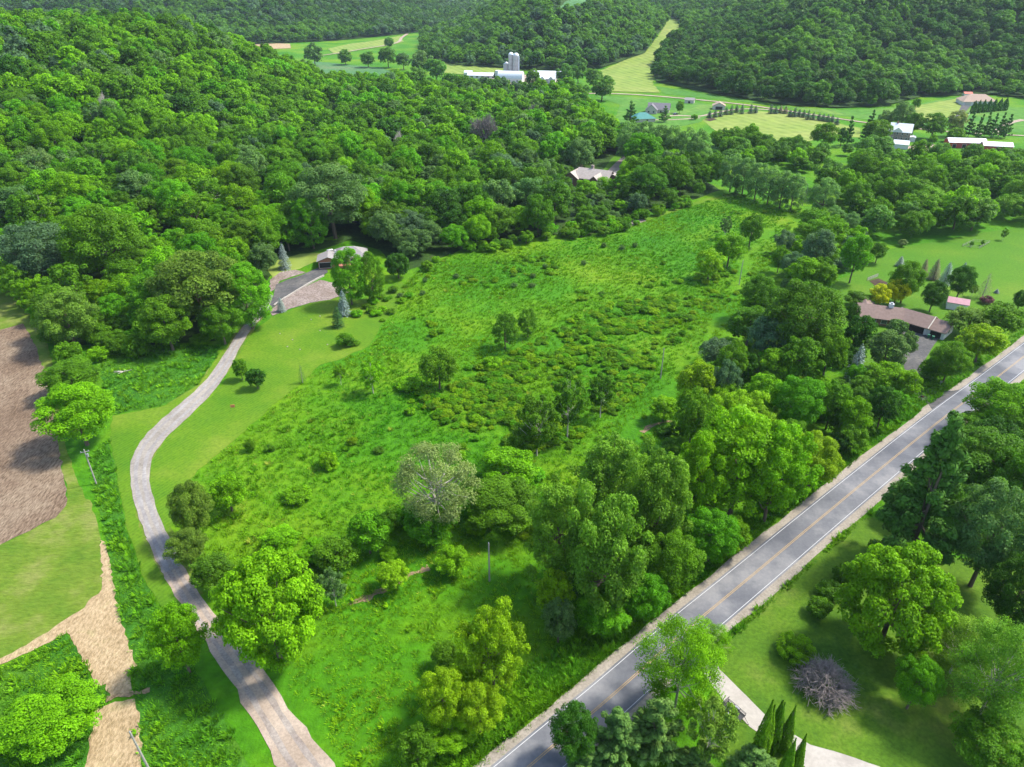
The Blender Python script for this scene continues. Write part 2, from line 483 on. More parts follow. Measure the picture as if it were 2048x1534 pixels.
def px_ribbon(name, rows, mat, off, label=None, jit=(.1, .1), step=3, across=False, ruts=None):
    """rows of (px, py, width in px measured horizontally); across: the lane runs away from the viewer"""
    P, W = [], []
    for px, py, w in rows:
        x, y, z = G(px, py); P.append((x, y)); W.append(w * depth_of(x, y, z) / F_PX / 2)
    if across:
        T = np.gradient(np.array(P), axis=0); T /= np.linalg.norm(T, axis=1)[:, None]
        W = [w * max(abs(t[1]), .5) for w, t in zip(W, T)]
    P2 = smooth_poly([(p[0], p[1]) for p in P], 2, False)
    W2 = smooth_poly([(w, 0) for w in W], 2, False)
    w = [q[0] for q in W2]
    o = ribbon(name, P2, [-v for v in w], w, mat, off, label=label, jit=jit, step=step)
    if ruts:
        for s in (-1, 1):
            ribbon('wheel_track', P2, [s * v * .42 - .42 for v in w], [s * v * .42 + .42 for v in w], M[ruts], off + .02, parent=o, jit=(.14, .14), step=1.5)
    return o

# gravel lane on the left, paved further up, and the pad before the hillside house
px_ribbon('driveway', [(665, 1600, 128), (610, 1534, 112), (555, 1450, 96), (495, 1350, 80), (440, 1280, 66), (388, 1210, 54), (345, 1140, 46), (312, 1070, 44)], M['gravel'], .09, 'pale gravel lane winding up from the bottom edge', jit=(.35, .35), step=1.6, across=True, ruts='gravel_rut')
px_ribbon('driveway', [(345, 1140, 46), (312, 1070, 44), (290, 1010, 40), (279, 960, 38), (283, 915, 40), (305, 880, 46), (340, 846, 50), (385, 806, 44), (420, 772, 36), (447, 735, 28), (466, 700, 24), (488, 664, 22), (512, 636, 22), (534, 612, 24), (552, 590, 28)], M['gravel_dark'], .13, 'worn grey paved lane curving across the lawn', jit=(.16, .16), step=2, across=True, ruts='paved_rut')
px_ribbon('driveway_verge', [(380, 1200, 78), (312, 1085, 78), (276, 985, 70), (270, 920, 66), (300, 868, 74), (350, 825, 64), (400, 780, 52), (440, 738, 40), (470, 690, 34), (510, 635, 34)], M['hay'], .045, jit=(.6, .6), across=True)
sheet('parking_pad', GP([(536, 622), (548, 588), (552, 570), (575, 560), (600, 552), (628, 540), (650, 530), (656, 545), (640, 556), (610, 570), (580, 590), (560, 606)]), M['drive'], .2, 3)
sheet('stone_slope', GP([(540, 622), (562, 603), (600, 578), (640, 560), (668, 566), (700, 585), (660, 600), (620, 606), (580, 618), (545, 632)]), M['stone_slope'], .12, 3, 2, .3)
sheet('gravel_verge', GP([(540, 560), (560, 545), (590, 540), (612, 545), (560, 562), (548, 580), (540, 585)]), M['stone_slope'], .12, 3, 2, .4)

# left fields
sheet('plowed_field', GP([(-260, 690), (0, 660), (46, 647), (66, 680), (88, 740), (104, 820), (118, 900), (134, 978), (132, 1012), (112, 1035), (60, 1062), (0, 1090), (-260, 1190)]), M['plowed'], .05, 6, 2, .35)
sheet('field_edge', GP([(-260, 520), (0, 550), (60, 600), (95, 680), (112, 770), (122, 860), (150, 950), (172, 1000), (178, 1040), (150, 1100), (132, 1012), (134, 978), (118, 900), (104, 820), (88, 740), (66, 680), (46, 647), (0, 660), (-260, 690)]), M['hay'], .035, 6, 2, .3)
sheet('hayfield', GP([(-260, 1190), (0, 1090), (60, 1062), (112, 1035), (132, 1012), (150, 990), (180, 1000), (196, 1050), (206, 1120), (212, 1180), (185, 1225), (140, 1240), (60, 1290), (0, 1322), (-260, 1440)]), M['hay'], .055, 6, 2, .3)
sheet('straw_strip', GP([(0, 1330), (-260, 1460), (-260, 1436), (0, 1318), (60, 1286), (130, 1240), (160, 1222), (203, 1180), (206, 1130), (200, 1080), (212, 1085), (222, 1130), (228, 1170), (242, 1240), (256, 1290), (275, 1332), (258, 1340), (268, 1385), (222, 1396), (213, 1368), (190, 1377), (172, 1330), (140, 1270), (134, 1266), (60, 1305)]), M['straw'], .10, 3, .9, .32)
sheet('straw_strip', GP([(192, 1418), (230, 1404), (270, 1398), (278, 1450), (284, 1534), (290, 1640), (130, 1640), (170, 1534), (184, 1465)]), M['straw'], .10, 3, .9, .32)
sheet('rough_grass_strip', GP([(178, 915), (215, 880), (232, 960), (252, 1060), (285, 1160), (330, 1240), (385, 1330), (430, 1420), (500, 1534), (540, 1620), (290, 1640), (284, 1534), (270, 1398), (258, 1340), (275, 1332), (242, 1240), (226, 1160), (212, 1080), (195, 1000)]), M['rough'], .045, 5, 2, .4)
sheet('rough_grass_patch', GP([(-260, 1470), (0, 1335), (60, 1308), (134, 1268), (172, 1332), (190, 1378), (213, 1370), (222, 1398), (192, 1418), (184, 1465), (170, 1534), (130, 1640), (-260, 1700)]), M['rough'], .05, 5, 2, .3)
sheet('rough_grass_patch', GP([(190, 700), (330, 690), (440, 690), (430, 720), (395, 770), (330, 810), (225, 830), (205, 760)]), M['rough'], .05, 5, 2, .4)
sheet('lawn', GP([(225, 832), (330, 812), (395, 772), (430, 722), (445, 700), (470, 690), (440, 740), (400, 785), (350, 822), (300, 868), (272, 920), (262, 980), (285, 1075), (330, 1160), (372, 1220), (340, 1240), (290, 1160), (255, 1060), (235, 960), (220, 880)]), M['lawn'], .06, 5, 2, .3)
sheet('lawn', GP([(545, 632), (620, 607), (690, 592), (720, 600), (760, 585), (800, 562), (815, 575), (790, 620), (762, 650), (740, 690), (690, 715), (640, 730), (600, 770), (560, 800), (520, 835), (480, 870), (440, 905), (395, 940), (365, 985), (350, 1040), (330, 1080), (312, 1040), (298, 985), (300, 930), (335, 870), (390, 825), (440, 775), (475, 715), (505, 665)]), M['lawn'], .06, 5, 2, .4)
sheet('lawn_bank', GP([(555, 520), (600, 508), (650, 505), (690, 495), (680, 512), (640, 520), (600, 538), (570, 545), (545, 556), (535, 540)]), M['hay_far'], .08, 4, 2, .4)
# meadow tracks
px_ribbon('mown_path', [(1236, 456, 30), (1290, 440, 16), (1350, 420, 14), (1420, 398, 16), (1460, 392, 16)], M['lawn'], .05)
# right side
sheet('lawn', GP([(1690, 700), (1700, 640), (1660, 600), (1650, 570), (1720, 540), (1740, 510), (1790, 496), (1880, 482), (1960, 466), (2060, 452), (2200, 440), (2300, 560), (2120, 600), (2035, 640), (1990, 690), (1900, 750), (1850, 775), (1800, 760), (1740, 760)]), M['lawn_green'], .05, 5, 2, .3)
sheet('lawn', GP([(1840, 795), (1850, 778), (1990, 690), (2060, 645), (2150, 600), (2160, 620), (2040, 700), (1960, 748), (1900, 782), (1865, 782)]), M['lawn_green'], .06, 5, 2, .2)
sheet('driveway', GP([(1795, 650), (1850, 664), (1882, 672), (1868, 690), (1850, 720), (1838, 750), (1833, 770), (1848, 778), (1875, 783), (1905, 782), (1930, 778), (1866, 822), (1856, 808), (1838, 797), (1822, 782), (1812, 750), (1800, 700), (1790, 672)]), M['drive'], .085, 3, 1.5, .05)
sheet('gravel_apron', GP([(1866, 822), (1856, 808), (1846, 815), (1830, 835), (1815, 862)]), M['shoulder'], .075, 2, 1.5, .1)
sheet('lawn', GP([(1455, 1250), (1640, 1095), (1705, 1045), (1745, 1035), (1790, 1060), (1840, 1110), (2080, 1130), (2400, 1200), (2400, 1700), (1440, 1700), (1470, 1534), (1400, 1480), (1440, 1300)]), M['lawn_yard'], .05, 5, 2, .4)
sheet('driveway', GP([(1405, 1345), (1440, 1340), (1480, 1380), (1540, 1440), (1620, 1490), (1690, 1510), (1760, 1534), (1800, 1640), (1560, 1660), (1610, 1534), (1600, 1525), (1500, 1455), (1445, 1400)]), M['concrete'], .10, 3, 1.5, .05)
sheet('driveway_mouth', GP([(1385, 1310), (1420, 1290), (1440, 1340), (1405, 1345), (1380, 1340)]), M['concrete'], .09, 3, 1.5, .05)
# mid and far valley
px_ribbon('far_road', [(930, 196, 12), (1000, 192, 10), (1080, 190, 10), (1160, 187, 10), (1250, 188, 10), (1330, 194, 10), (1420, 202, 10), (1500, 211, 10), (1545, 218, 10), (1600, 226, 10), (1690, 240, 10), (1740, 247, 10), (1830, 258, 10), (1920, 266, 10), (2048, 272, 10), (2300, 285, 10)], M['gravel'], .35, 'pale two lane road crossing the far side of the valley', jit=(0, 0), step=8)
sheet('hayfield', GP([(1405, 240), (1440, 228), (1520, 222), (1600, 230), (1690, 250), (1720, 256), (1720, 275), (1660, 275), (1600, 285), (1545, 295), (1480, 290), (1440, 270)]), M['hay_far'], .12, 8, 4, .5)
sheet('hayfield', GP([(1200, 142), (1250, 120), (1292, 104), (1325, 60), (1338, 40), (1352, 38), (1366, 60), (1330, 95), (1310, 140), (1306, 170), (1320, 186), (1240, 184), (1190, 180)]), M['hay_far'], .4, 12, 6, 1)
sheet('pasture', GP([(1190, 192), (1260, 194), (1400, 206), (1440, 212), (1420, 226), (1400, 245), (1330, 260), (1260, 262), (1230, 240), (1240, 210)]), M['pasture_far'], .12, 8, 4, .5)
sheet('pasture', GP([(1310, 172), (1440, 192), (1560, 212), (1680, 220), (1776, 216), (1830, 210), (1900, 195), (1960, 215), (2060, 215), (2250, 220), (2250, 262), (2048, 266), (1900, 258), (1740, 240), (1600, 220), (1480, 203), (1330, 188)]), M['pasture_far'], .12, 8, 4, .5)
sheet('mown_yard', GP([(1830, 212), (1925, 196), (1928, 218), (1915, 232), (1850, 246), (1832, 238)]), M['hay_far'], .3, 8, 4, .5)
sheet('crop_field', GP([(585, 122), (640, 124), (700, 130), (760, 136), (808, 150), (830, 160), (860, 172), (790, 182), (700, 172), (640, 150)]), M['crop_far'], .3, 12, 6, 1)
sheet('plowed_field', GP([(490, 90), (520, 85), (580, 88), (582, 97), (520, 99)]), M['straw'], .4, 12, 6, 1)
sheet('hayfield', GP([(655, 98), (700, 88), (760, 80), (800, 72), (808, 84), (775, 92), (720, 100), (668, 108)]), M['hay_far'], .4, 12, 6, 1)
px_ribbon('farm_track', [(640, 112, 6), (690, 105, 6), (740, 96, 6), (780, 90, 6), (800, 84, 6), (802, 76, 6), (815, 68, 6)], M['gravel'], .6, jit=(0, 0), step=12)
sheet('hayfield', GP([(868, 118), (920, 108), (935, 112), (928, 122), (960, 130), (1010, 136), (1020, 148), (940, 150), (890, 148)]), M['hay_far'], .4, 12, 6, 1)
sheet('hayfield', GP([(1118, 18), (1130, 6), (1200, -4), (1200, 10), (1160, 20), (1135, 27)]), M['crop_far'], 1.5, 20, 10, 2)
sheet('farmyard', GP([(960, 158), (1010, 150), (1060, 150), (1120, 158), (1110, 172), (1040, 168), (985, 168)]), M['gravel'], .35, 10, 5, .5)
px_ribbon('house_drive', [(1325, 233, 12), (1360, 231, 10), (1400, 234, 10), (1430, 226, 8), (1480, 217, 8), (1540, 220, 8)], M['gravel'], .25, jit=(0, 0))
px_ribbon('house_drive', [(1290, 240, 8), (1350, 240, 8), (1400, 236, 8)], M['gravel'], .22, jit=(0, 0))
sheet('house_drive', GP([(1205, 352), (1235, 322), (1252, 318), (1262, 326), (1250, 342), (1222, 358)]), M['gravel'], .2, 4, 2, .1)
px_ribbon('house_drive', [(1245, 322, 16), (1252, 312, 14), (1240, 304, 12), (1215, 299, 12)], M['drive'], .22, jit=(0, 0))
sheet('lawn', GP([(1195, 355), (1225, 315), (1245, 305), (1300, 330), (1330, 345), (1290, 370), (1230, 368)]), M['lawn_green'], .1, 4, 2, .3)
px_ribbon('house_drive', [(1915, 235, 10), (1924, 224, 12), (1932, 212, 16)], M['drive'], .45, jit=(0, 0))
sheet('yard_gravel', GP([(1800, 296), (1840, 288), (1880, 290), (1900, 300), (1850, 302)]), M['gravel'], .12, 4, 2, .2)
px_ribbon('house_drive', [(2048, 240, 14), (2020, 245, 12), (1996, 258, 10), (1990, 266, 10)], M['gravel'], .3, jit=(0, 0))
# creek banks
px_ribbon('creek_bank', [(700, 1210, 12), (735, 1195, 14), (765, 1180, 16), (800, 1160, 12), (830, 1146, 14), (858, 1135, 10)], M['bank'], .06, jit=(.5, .5))
px_ribbon('creek_bank', [(1284, 865, 10), (1300, 852, 8), (1320, 846, 6), (1345, 842, 6)], M['bank'], .06, jit=(.3, .3))
px_ribbon('creek_bank', [(212, 1400, 16), (240, 1390, 8), (275, 1388, 8), (300, 1380, 16)], M['bank'], .12, jit=(.2, .3))
px_ribbon('stony_bank', [(1232, 455, 20), (1260, 447, 22), (1288, 440, 16)], M['stone_slope'], .1, jit=(.6, .6))
# garden plot
sheet('garden_bed', GP([(1738, 562), (1757, 557), (1776, 566), (1768, 575), (1752, 574)]), M['soil'], .1, 2, 1, .1)
sheet('flower_bed', GP([(1408, 240), (1425, 236), (1434, 239), (1420, 243)]), M['soil'], .25, 4, 2, .1)

FOREST_LEFT = GP([(-330, 560), (0, 572), (70, 640), (110, 690), (200, 690), (300, 690), (430, 682), (470, 645), (515, 595), (538, 555), (560, 525), (650, 497), (700, 480), (760, 500), (800, 545), (850, 530), (920, 500), (1010, 490), (1090, 470), (1180, 470), (1232, 448), (1300, 425), (1380, 402), (1440, 380)]) + [(100, 440), (75, 500), (62, 640), (60, 690), (-20, 705), (-120, 715), (-230, 740), (-330, 800), (-800, 800), (-900, 330)]
sheet('forest_floor', FOREST_LEFT, M['forest_floor'], .03, 9, 5, .6)
for hp in (HILL_RIGHT[:9] + [(1300, 575), (1800, 900), (1800, 3400), (310, 3400)] + HILL_RIGHT[-5:],
           HILL_MID[:9] + [(285, 3400), (-140, 3400)] + HILL_MID[11:],
           [(-1800, 1050)] + HILL_FAR_LEFT[:7] + [(-130, 3400), (-1800, 3400)]):
    sheet('forest_floor', hp, M['forest_floor'], 1.1, 28, 14, .5)

# ------------------------------------------------------------------ tree prototypes (unit radius, unit height)
def leaf_quads(c, n, L, W, fold=.25, tang=None):
    """rhombic leaf sprays: centres c, normals n"""
    k = len(c)
    n = n / (np.linalg.norm(n, axis=1)[:, None] + 1e-9)
    if tang is None: tang = RNG.normal(size=(k, 3))
    t = tang - n * (tang * n).sum(1)[:, None]
    t /= (np.linalg.norm(t, axis=1)[:, None] + 1e-9)
    b = np.cross(n, t)
    L = (np.ones(k) * L * RNG.uniform(.65, 1.35, k))[:, None]; W = (np.ones(k) * W * RNG.uniform(.65, 1.35, k))[:, None]
    v = np.stack([c - t * L * .5 - n * L * fold * .5, c + b * W * .5 + n * W * .15, c + t * L * .5 - n * L * fold * .5, c - b * W * .5 + n * W * .15], 1)
    return v.reshape(-1, 3)

def finish(v, rnd, h0, name, mat):
    v = v.copy(); v[:, 2] /= h0
    q = np.arange(len(v)).reshape(-1, 4)
    return mesh_np(name, v, quads=q, mat=mat, rnd=rnd)

def clump_leaves(clumps, n, L, W, up=.5, jit=.7, shell=.55, down=-.45):
    """clumps: (cx,cy,cz, rx,rz)"""
    cl = np.array(clumps); w = cl[:, 3] ** 2; w /= w.sum()
    k = RNG.choice(len(cl), n, p=w)
    d = RNG.normal(size=(n, 3)); d /= np.linalg.norm(d, axis=1)[:, None]
    low = d[:, 2] < down
    d[low, 2] *= -1
    rad = shell + (1 - shell) * RNG.random(n) ** .6
    c = cl[k, :3] + d * np.stack([cl[k, 3], cl[k, 3], cl[k, 4]], 1) * rad[:, None]
    nn = d * .8 + np.array([0, 0, up]) + RNG.normal(size=(n, 3)) * jit * .6
    cr = RNG.random(len(cl))
    rnd = np.clip(.45 * cr[k] + .55 * RNG.random(n), 0, 1)
    return leaf_quads(c, nn, L, W), rnd

def fib(n):
    i = np.arange(n) + .5
    ph = np.arccos(1 - 2 * i / n); th = math.pi * (1 + 5 ** .5) * i
    return np.stack([np.cos(th) * np.sin(ph), np.sin(th) * np.sin(ph), np.cos(ph)], 1)

def crown_pts(nc, b, zc, rr=(.24, .40), squash=.8, rough=.18):
    d = fib(nc) + RNG.normal(size=(nc, 3)) * .22
    d /= np.linalg.norm(d, axis=1)[:, None]
    out = []
    for v in d:
        if v[2] < -.93: continue
        r = RNG.uniform(*rr)
        k = (1 - r * .75) * RNG.uniform(1 - rough, 1 + rough * .4)
        out.append((v[0] * k, v[1] * k, zc + v[2] * (b - r * squash * .7) * RNG.uniform(1 - rough, 1.03), r, r * squash))
    out.append((0, 0, zc, .5, b * .5))
    return out

def trunk_mesh(name, h0, clumps, mat, tr=.05, nb=8, lean=.04, zs=.25, top=.72):
    m = MB()
    x = RNG.normal() * lean; y = RNG.normal() * lean
    m.tube([(0, 0, -.03 * h0), (0, 0, .02 * h0), (x * .5, y * .5, h0 * .35), (x, y, h0 * top)], [tr * 1.5, tr * 1.1, tr * .8, tr * .25], 7)
    order = RNG.permutation(len(clumps))[:nb]
    for i in order:
        c = clumps[i]
        z0 = h0 * RNG.uniform(zs, max(zs + .05, top - .15))
        z0 = min(z0, c[2])
        a = Vector((x * z0 / h0, y * z0 / h0, z0)); e = Vector(c[:3])
        mid = (a + e) / 2 + Vector((0, 0, -.06))
        m.tube([a, mid, e], [tr * .5, tr * .34, tr * .1], 5, False)
    v = np.array(m.v); v[:, 2] /= h0
    m.v = [tuple(q) for q in v]
    return m.mesh(name, mat)

PROTO = {}   # kind -> dict(h0, cb, variants=[(trunk mesh, crown mesh)])
def proto(kind, h0, cb, variants):
    PROTO[kind] = dict(h0=h0, cb=cb, v=variants)

def make_broad(n, L, W, nc, mat, h0=2.1, cb=.16, bark='bark', rough=.18, rr=(.24, .40), up=.5, nb=8, shell=.55, tr=.05, squash=.8):
    b = h0 * (1 - cb) / 2; zc = h0 * (1 + cb) / 2
    cl = crown_pts(nc, b, zc, rr=rr, rough=rough, squash=squash)
    v, r = clump_leaves(cl, n, L, W, up=up, shell=shell)
    return trunk_mesh('trunk', h0, cl, M[bark], tr=tr, nb=nb), finish(v, r, h0, 'crown', mat)

lf = M['leaf']
proto('broad', 2.1, .16, [make_broad(22000, .049, .037, 100, lf, rr=(.12, .28), rough=.28) for _ in range(3)])
proto('maple', 1.9, .10, [make_broad(32000, .046, .036, 170, lf, h0=1.9, cb=.06, rr=(.09, .2), up=.6, rough=.22) for _ in range(2)])
proto('mid', 2.1, .10, [make_broad(7500, .08, .06, 64, lf, nb=8, rr=(.14, .32), rough=.3) for _ in range(5)])
proto('small', 2.0, .12, [make_broad(2300, .15, .115, 30, lf, h0=2.0, cb=.08, nb=4, rr=(.22, .4), rough=.22) for _ in range(5)])
proto('oval', 2.7, .03, [make_broad(24000, .05, .04, 150, lf, h0=2.7, cb=.03, rr=(.14, .24), rough=.08) for _ in range(2)])
proto('shrub', 1.25, .0, [make_broad(2600, .13, .09, 24, lf, h0=1.25, cb=0, nb=5, tr=.03) for _ in range(3)])
proto('thin', 2.3, .2, [make_broad(6500, .075, .055, 40, lf, h0=2.3, cb=.2, bark='bark_pale', rr=(.14, .26), nb=26, rough=.35, shell=.3, tr=.035) for _ in range(3)])
proto('silver', 2.0, .12, [make_broad(15000, .042, .028, 90, lf, h0=2.0, cb=.12, bark='bark_pale', rr=(.14, .26), nb=40, rough=.25, shell=.3, tr=.04)])
proto('bush_round', 1.15, .0, [make_broad(9000, .06, .045, 90, lf, h0=1.15, cb=0, rr=(.13, .18), rough=.02, nb=6, shell=.75, squash=1)])

def make_poplar(n, L, W, nc=120, h0=2.6, cb=.06):
    """upright oval crown built of rising plumes"""
    b = h0 * (1 - cb) / 2; zc = h0 * (1 + cb) / 2
    cl = []
    for v in fib(nc):
        v = v + RNG.normal(size=3) * .15
        if v[2] < -.85: continue
        r = RNG.uniform(.12, .25); k = RNG.uniform(.55, .95)
        cl.append((v[0] * k, v[1] * k, zc + v[2] * (b - r * 1.2) * RNG.uniform(.8, 1.0), r, r * RNG.uniform(.8, 1.15)))
    cl.append((0, 0, zc, .45, b * .6))
    v, r = clump_leaves(cl, n, L, W, up=.35, shell=.4)
    return trunk_mesh('trunk', h0, cl, M['bark'], tr=.05, nb=14, zs=.12), finish(v, r, h0, 'crown', lf)
proto('poplar', 2.6, .06, [make_poplar(22000, .055, .042) for _ in range(3)])
proto('poplar_mid', 2.6, .06, [make_poplar(6000, .10, .075, 50) for _ in range(3)])

def make_willow(n, L, W, h0=2.1):
    cl = crown_pts(40, h0 * .47, h0 * .53, rr=(.2, .34), squash=1.25, rough=.16)
    ca = np.array(cl); k = RNG.integers(0, len(ca), n)
    d = RNG.normal(size=(n, 3)); d /= np.linalg.norm(d, axis=1)[:, None]
    d[:, 2] = np.abs(d[:, 2]) * .9 - .25
    c = ca[k, :3] + d * ca[k, 3:4] * RNG.uniform(.6, 1.05, n)[:, None]
    c[:, 2] += RNG.uniform(-.12, .05, n)
    t = np.tile(np.array([0, 0, -1.]), (n, 1)) + d * .55 + RNG.normal(size=(n, 3)) * .25
    v = leaf_quads(c, d + np.array([0, 0, .35]), L, W, .1, t)
    rnd = np.clip(.4 * RNG.random(len(ca))[k] + .6 * RNG.random(n), 0, 1)
    return trunk_mesh('trunk', h0, cl, M['bark'], tr=.055, nb=8), finish(v, rnd, h0, 'crown', lf)
proto('weeping', 2.1, .06, [make_willow(5200, .17, .05)])
proto('willow', 2.2, .02, [make_broad(8000, .085, .04, 80, lf, h0=2.2, cb=.02, rr=(.13, .27), rough=.2, nb=6, up=.7) for _ in range(3)])
proto('feathery', 2.2, .06, [make_broad(26000, .036, .022, 90, lf, h0=2.2, cb=.06, rr=(.12, .3), rough=.45, nb=30, shell=.1, bark='bark_pale', tr=.03) for _ in range(2)])

def make_spruce(n_tier, per, leaves, h0=2.9, L=.15, W=.055, droop=.22, bark='bark', base=.05):
    C, N, T, rd = [], [], [], []
    for i in range(n_tier):
        f = i / (n_tier - 1)
        z = h0 * (base + (1 - base) * f ** .92)
        r = (1 - f) ** .6 * RNG.uniform(.9, 1.05) + .03
        nb = max(4, int(per * (1 - f * .55)))
        for k in range(nb):
            a = 2 * math.pi * (k + RNG.random() * .6) / nb + i * 1.1
            rl = r * RNG.uniform(.82, 1.08)
            m = max(2, int(leaves * (rl + .15)))
            s = RNG.random(m) ** .6
            wob = (RNG.random(m) - .5) * .32 * (1 - s * .5) * rl
            x = s * rl; zz = z - droop * x + .10 * s ** 3 * rl + RNG.normal(size=m) * .018
            ca, sa = math.cos(a), math.sin(a)
            C.append(np.stack([x * ca - wob * sa, x * sa + wob * ca, zz], 1))
            N.append(np.stack([ca * .35 * np.ones(m), sa * .35 * np.ones(m), np.ones(m)], 1) + RNG.normal(size=(m, 3)) * .25)
            T.append(np.stack([ca - wob * sa * 3, sa + wob * ca * 3, -.15 * np.ones(m)], 1) + RNG.normal(size=(m, 3)) * .25)
            rd.append(np.clip(.25 + .5 * s + .3 * RNG.normal(size=m) * .5, 0, 1))
    C, N, T, rd = np.concatenate(C), np.concatenate(N), np.concatenate(T), np.concatenate(rd)
    v = leaf_quads(C, N, L, W, .12, T)
    tm = MB().tube([(0, 0, -.03), (0, 0, .5), (0, 0, .97)], [.07, .045, .008], 7)
    return tm.mesh('trunk', M[bark]), finish(v, rd, h0, 'crown', M['needle'])
proto('spruce', 2.9, .03, [make_spruce(17, 15, 26) for _ in range(3)])
proto('spruce_far', 2.6, .03, [make_spruce(11, 11, 14, 2.6, .30, .17) for _ in range(3)])
proto('spruce_thin', 3.0, .12, [make_spruce(15, 11, 13, 3.0, .13, .04, bark='bark_pale', base=.14)])

def make_pine(n, L=.11, W=.03, h0=2.3, tiers=9):
    cl = []
    for i in range(tiers):
        f = i / (tiers - 1)
        z = h0 * (.14 + .80 * f)
        for k in range(max(3, int(9 * (1 - f * .6)))):
            a = RNG.random() * 6.283
            r = (1 - f ** 1.5 * .88) * RNG.uniform(.55, 1.0)
            for s in (.45, .72, 1.0):
                rr = RNG.uniform(.10, .17) * (1.15 - .3 * f)
                cl.append((r * s * math.cos(a), r * s * math.sin(a), z + .12 * s * s + RNG.normal() * .03, rr, rr * .62))
    ca = np.array(cl); k = RNG.integers(0, len(ca), n)
    d = RNG.normal(size=(n, 3)); d /= np.linalg.norm(d, axis=1)[:, None]
    c = ca[k, :3] + d * np.stack([ca[k, 3], ca[k, 3], ca[k, 4]], 1) * RNG.uniform(.35, 1, n)[:, None]
    hor = ca[k, :3].copy(); hor[:, 2] = 0; hor /= (np.linalg.norm(hor, axis=1)[:, None] + 1e-6)
    t = hor * .7 + d * .6 + np.array([0, 0, .5])
    v = leaf_quads(c, d + np.array([0, 0, .7]) + RNG.normal(size=(n, 3)) * .3, L, W, .1, t)
    rnd = np.clip(.5 * RNG.random(len(ca))[k] + .5 * RNG.random(n), 0, 1)
    return trunk_mesh('trunk', h0, cl[1::3], M['bark'], tr=.045, nb=16, zs=.15, top=.93), finish(v, rnd, h0, 'crown', M['needle'])
proto('pine', 2.3, .1, [make_pine(30000, .085, .034, tiers=12) for _ in range(2)])
proto('pine_far', 2.6, .15, [make_pine(1700, .26, .14, 2.6, 7) for _ in range(2)])

def make_arbor(n, L, W, h0=4.4, tips=1):
    V, Rn = [], []
    sp = [(0, 0, 1., 1.)] if tips == 1 else [(RNG.normal() * .3, RNG.normal() * .3, RNG.uniform(.5, .68), RNG.uniform(.8, 1)) for _ in range(tips)]
    tot = sum(s[2] for s in sp)
    for ox, oy, rs, hs in sp:
        k = int(n * rs / tot)
        f = RNG.random(k) ** 1.15; a = RNG.random(k) * 6.283
        r = rs * np.sin(np.clip(f * .8 + .22, 0, 1) * math.pi) ** .75 * (1 - f) ** .25 * (1 + .08 * np.sin(a * 5 + f * 9))
        r *= RNG.uniform(.82, 1.03, k)
        ca, sa = np.cos(a), np.sin(a)
        c = np.stack([ox * (1 - f * .3) + r * ca, oy * (1 - f * .3) + r * sa, f * hs * h0 * .98 + .02], 1)
        nn = np.stack([ca, sa, .35 + .5 * f], 1) + RNG.normal(size=(k, 3)) * .4
        t = np.stack([ca * .3, sa * .3, np.ones(k)], 1) + RNG.normal(size=(k, 3)) * .3
        V.append(leaf_quads(c, nn, L, W, .05, t)); Rn.append(RNG.random(k))
    tm = MB().tube([(0, 0, -.01), (0, 0, .3), (0, 0, .8)], [.12, .1, .03], 6)
    return tm.mesh('trunk', M['bark']), finish(np.concatenate(V), np.concatenate(Rn), h0, 'crown', M['needle'])
proto('arborvitae', 4.4, .0, [make_arbor(6500, .17, .075, tips=t) for t in (2, 3, 3)])
proto('arborvitae_far', 2.6, .0, [make_arbor(700, .34, .2, 2.6)])

def grow(m, p, d, L, r, lev, bt, spread):
    d = d.normalized()
    q = p + d * L * .5 + Vector(RNG.normal(size=3)) * L * .05
    e = p + d * L + Vector(RNG.normal(size=3)) * L * .09
    (m if lev < 2 else bt).tube([p, q, e], [r, r * .8, r * .58], 5 if lev < 2 else 3, False)
    if lev >= 4: return
    for _ in range([5, 5, 5, 4][lev]):
        nd = d + Vector(RNG.normal(size=3)) * spread + Vector((0, 0, .28))
        f = RNG.uniform(.45, 1.0)
        grow(m, p + (e - p) * f, nd, L * RNG.uniform(.55, .8), r * .55, lev + 1, bt, spread)

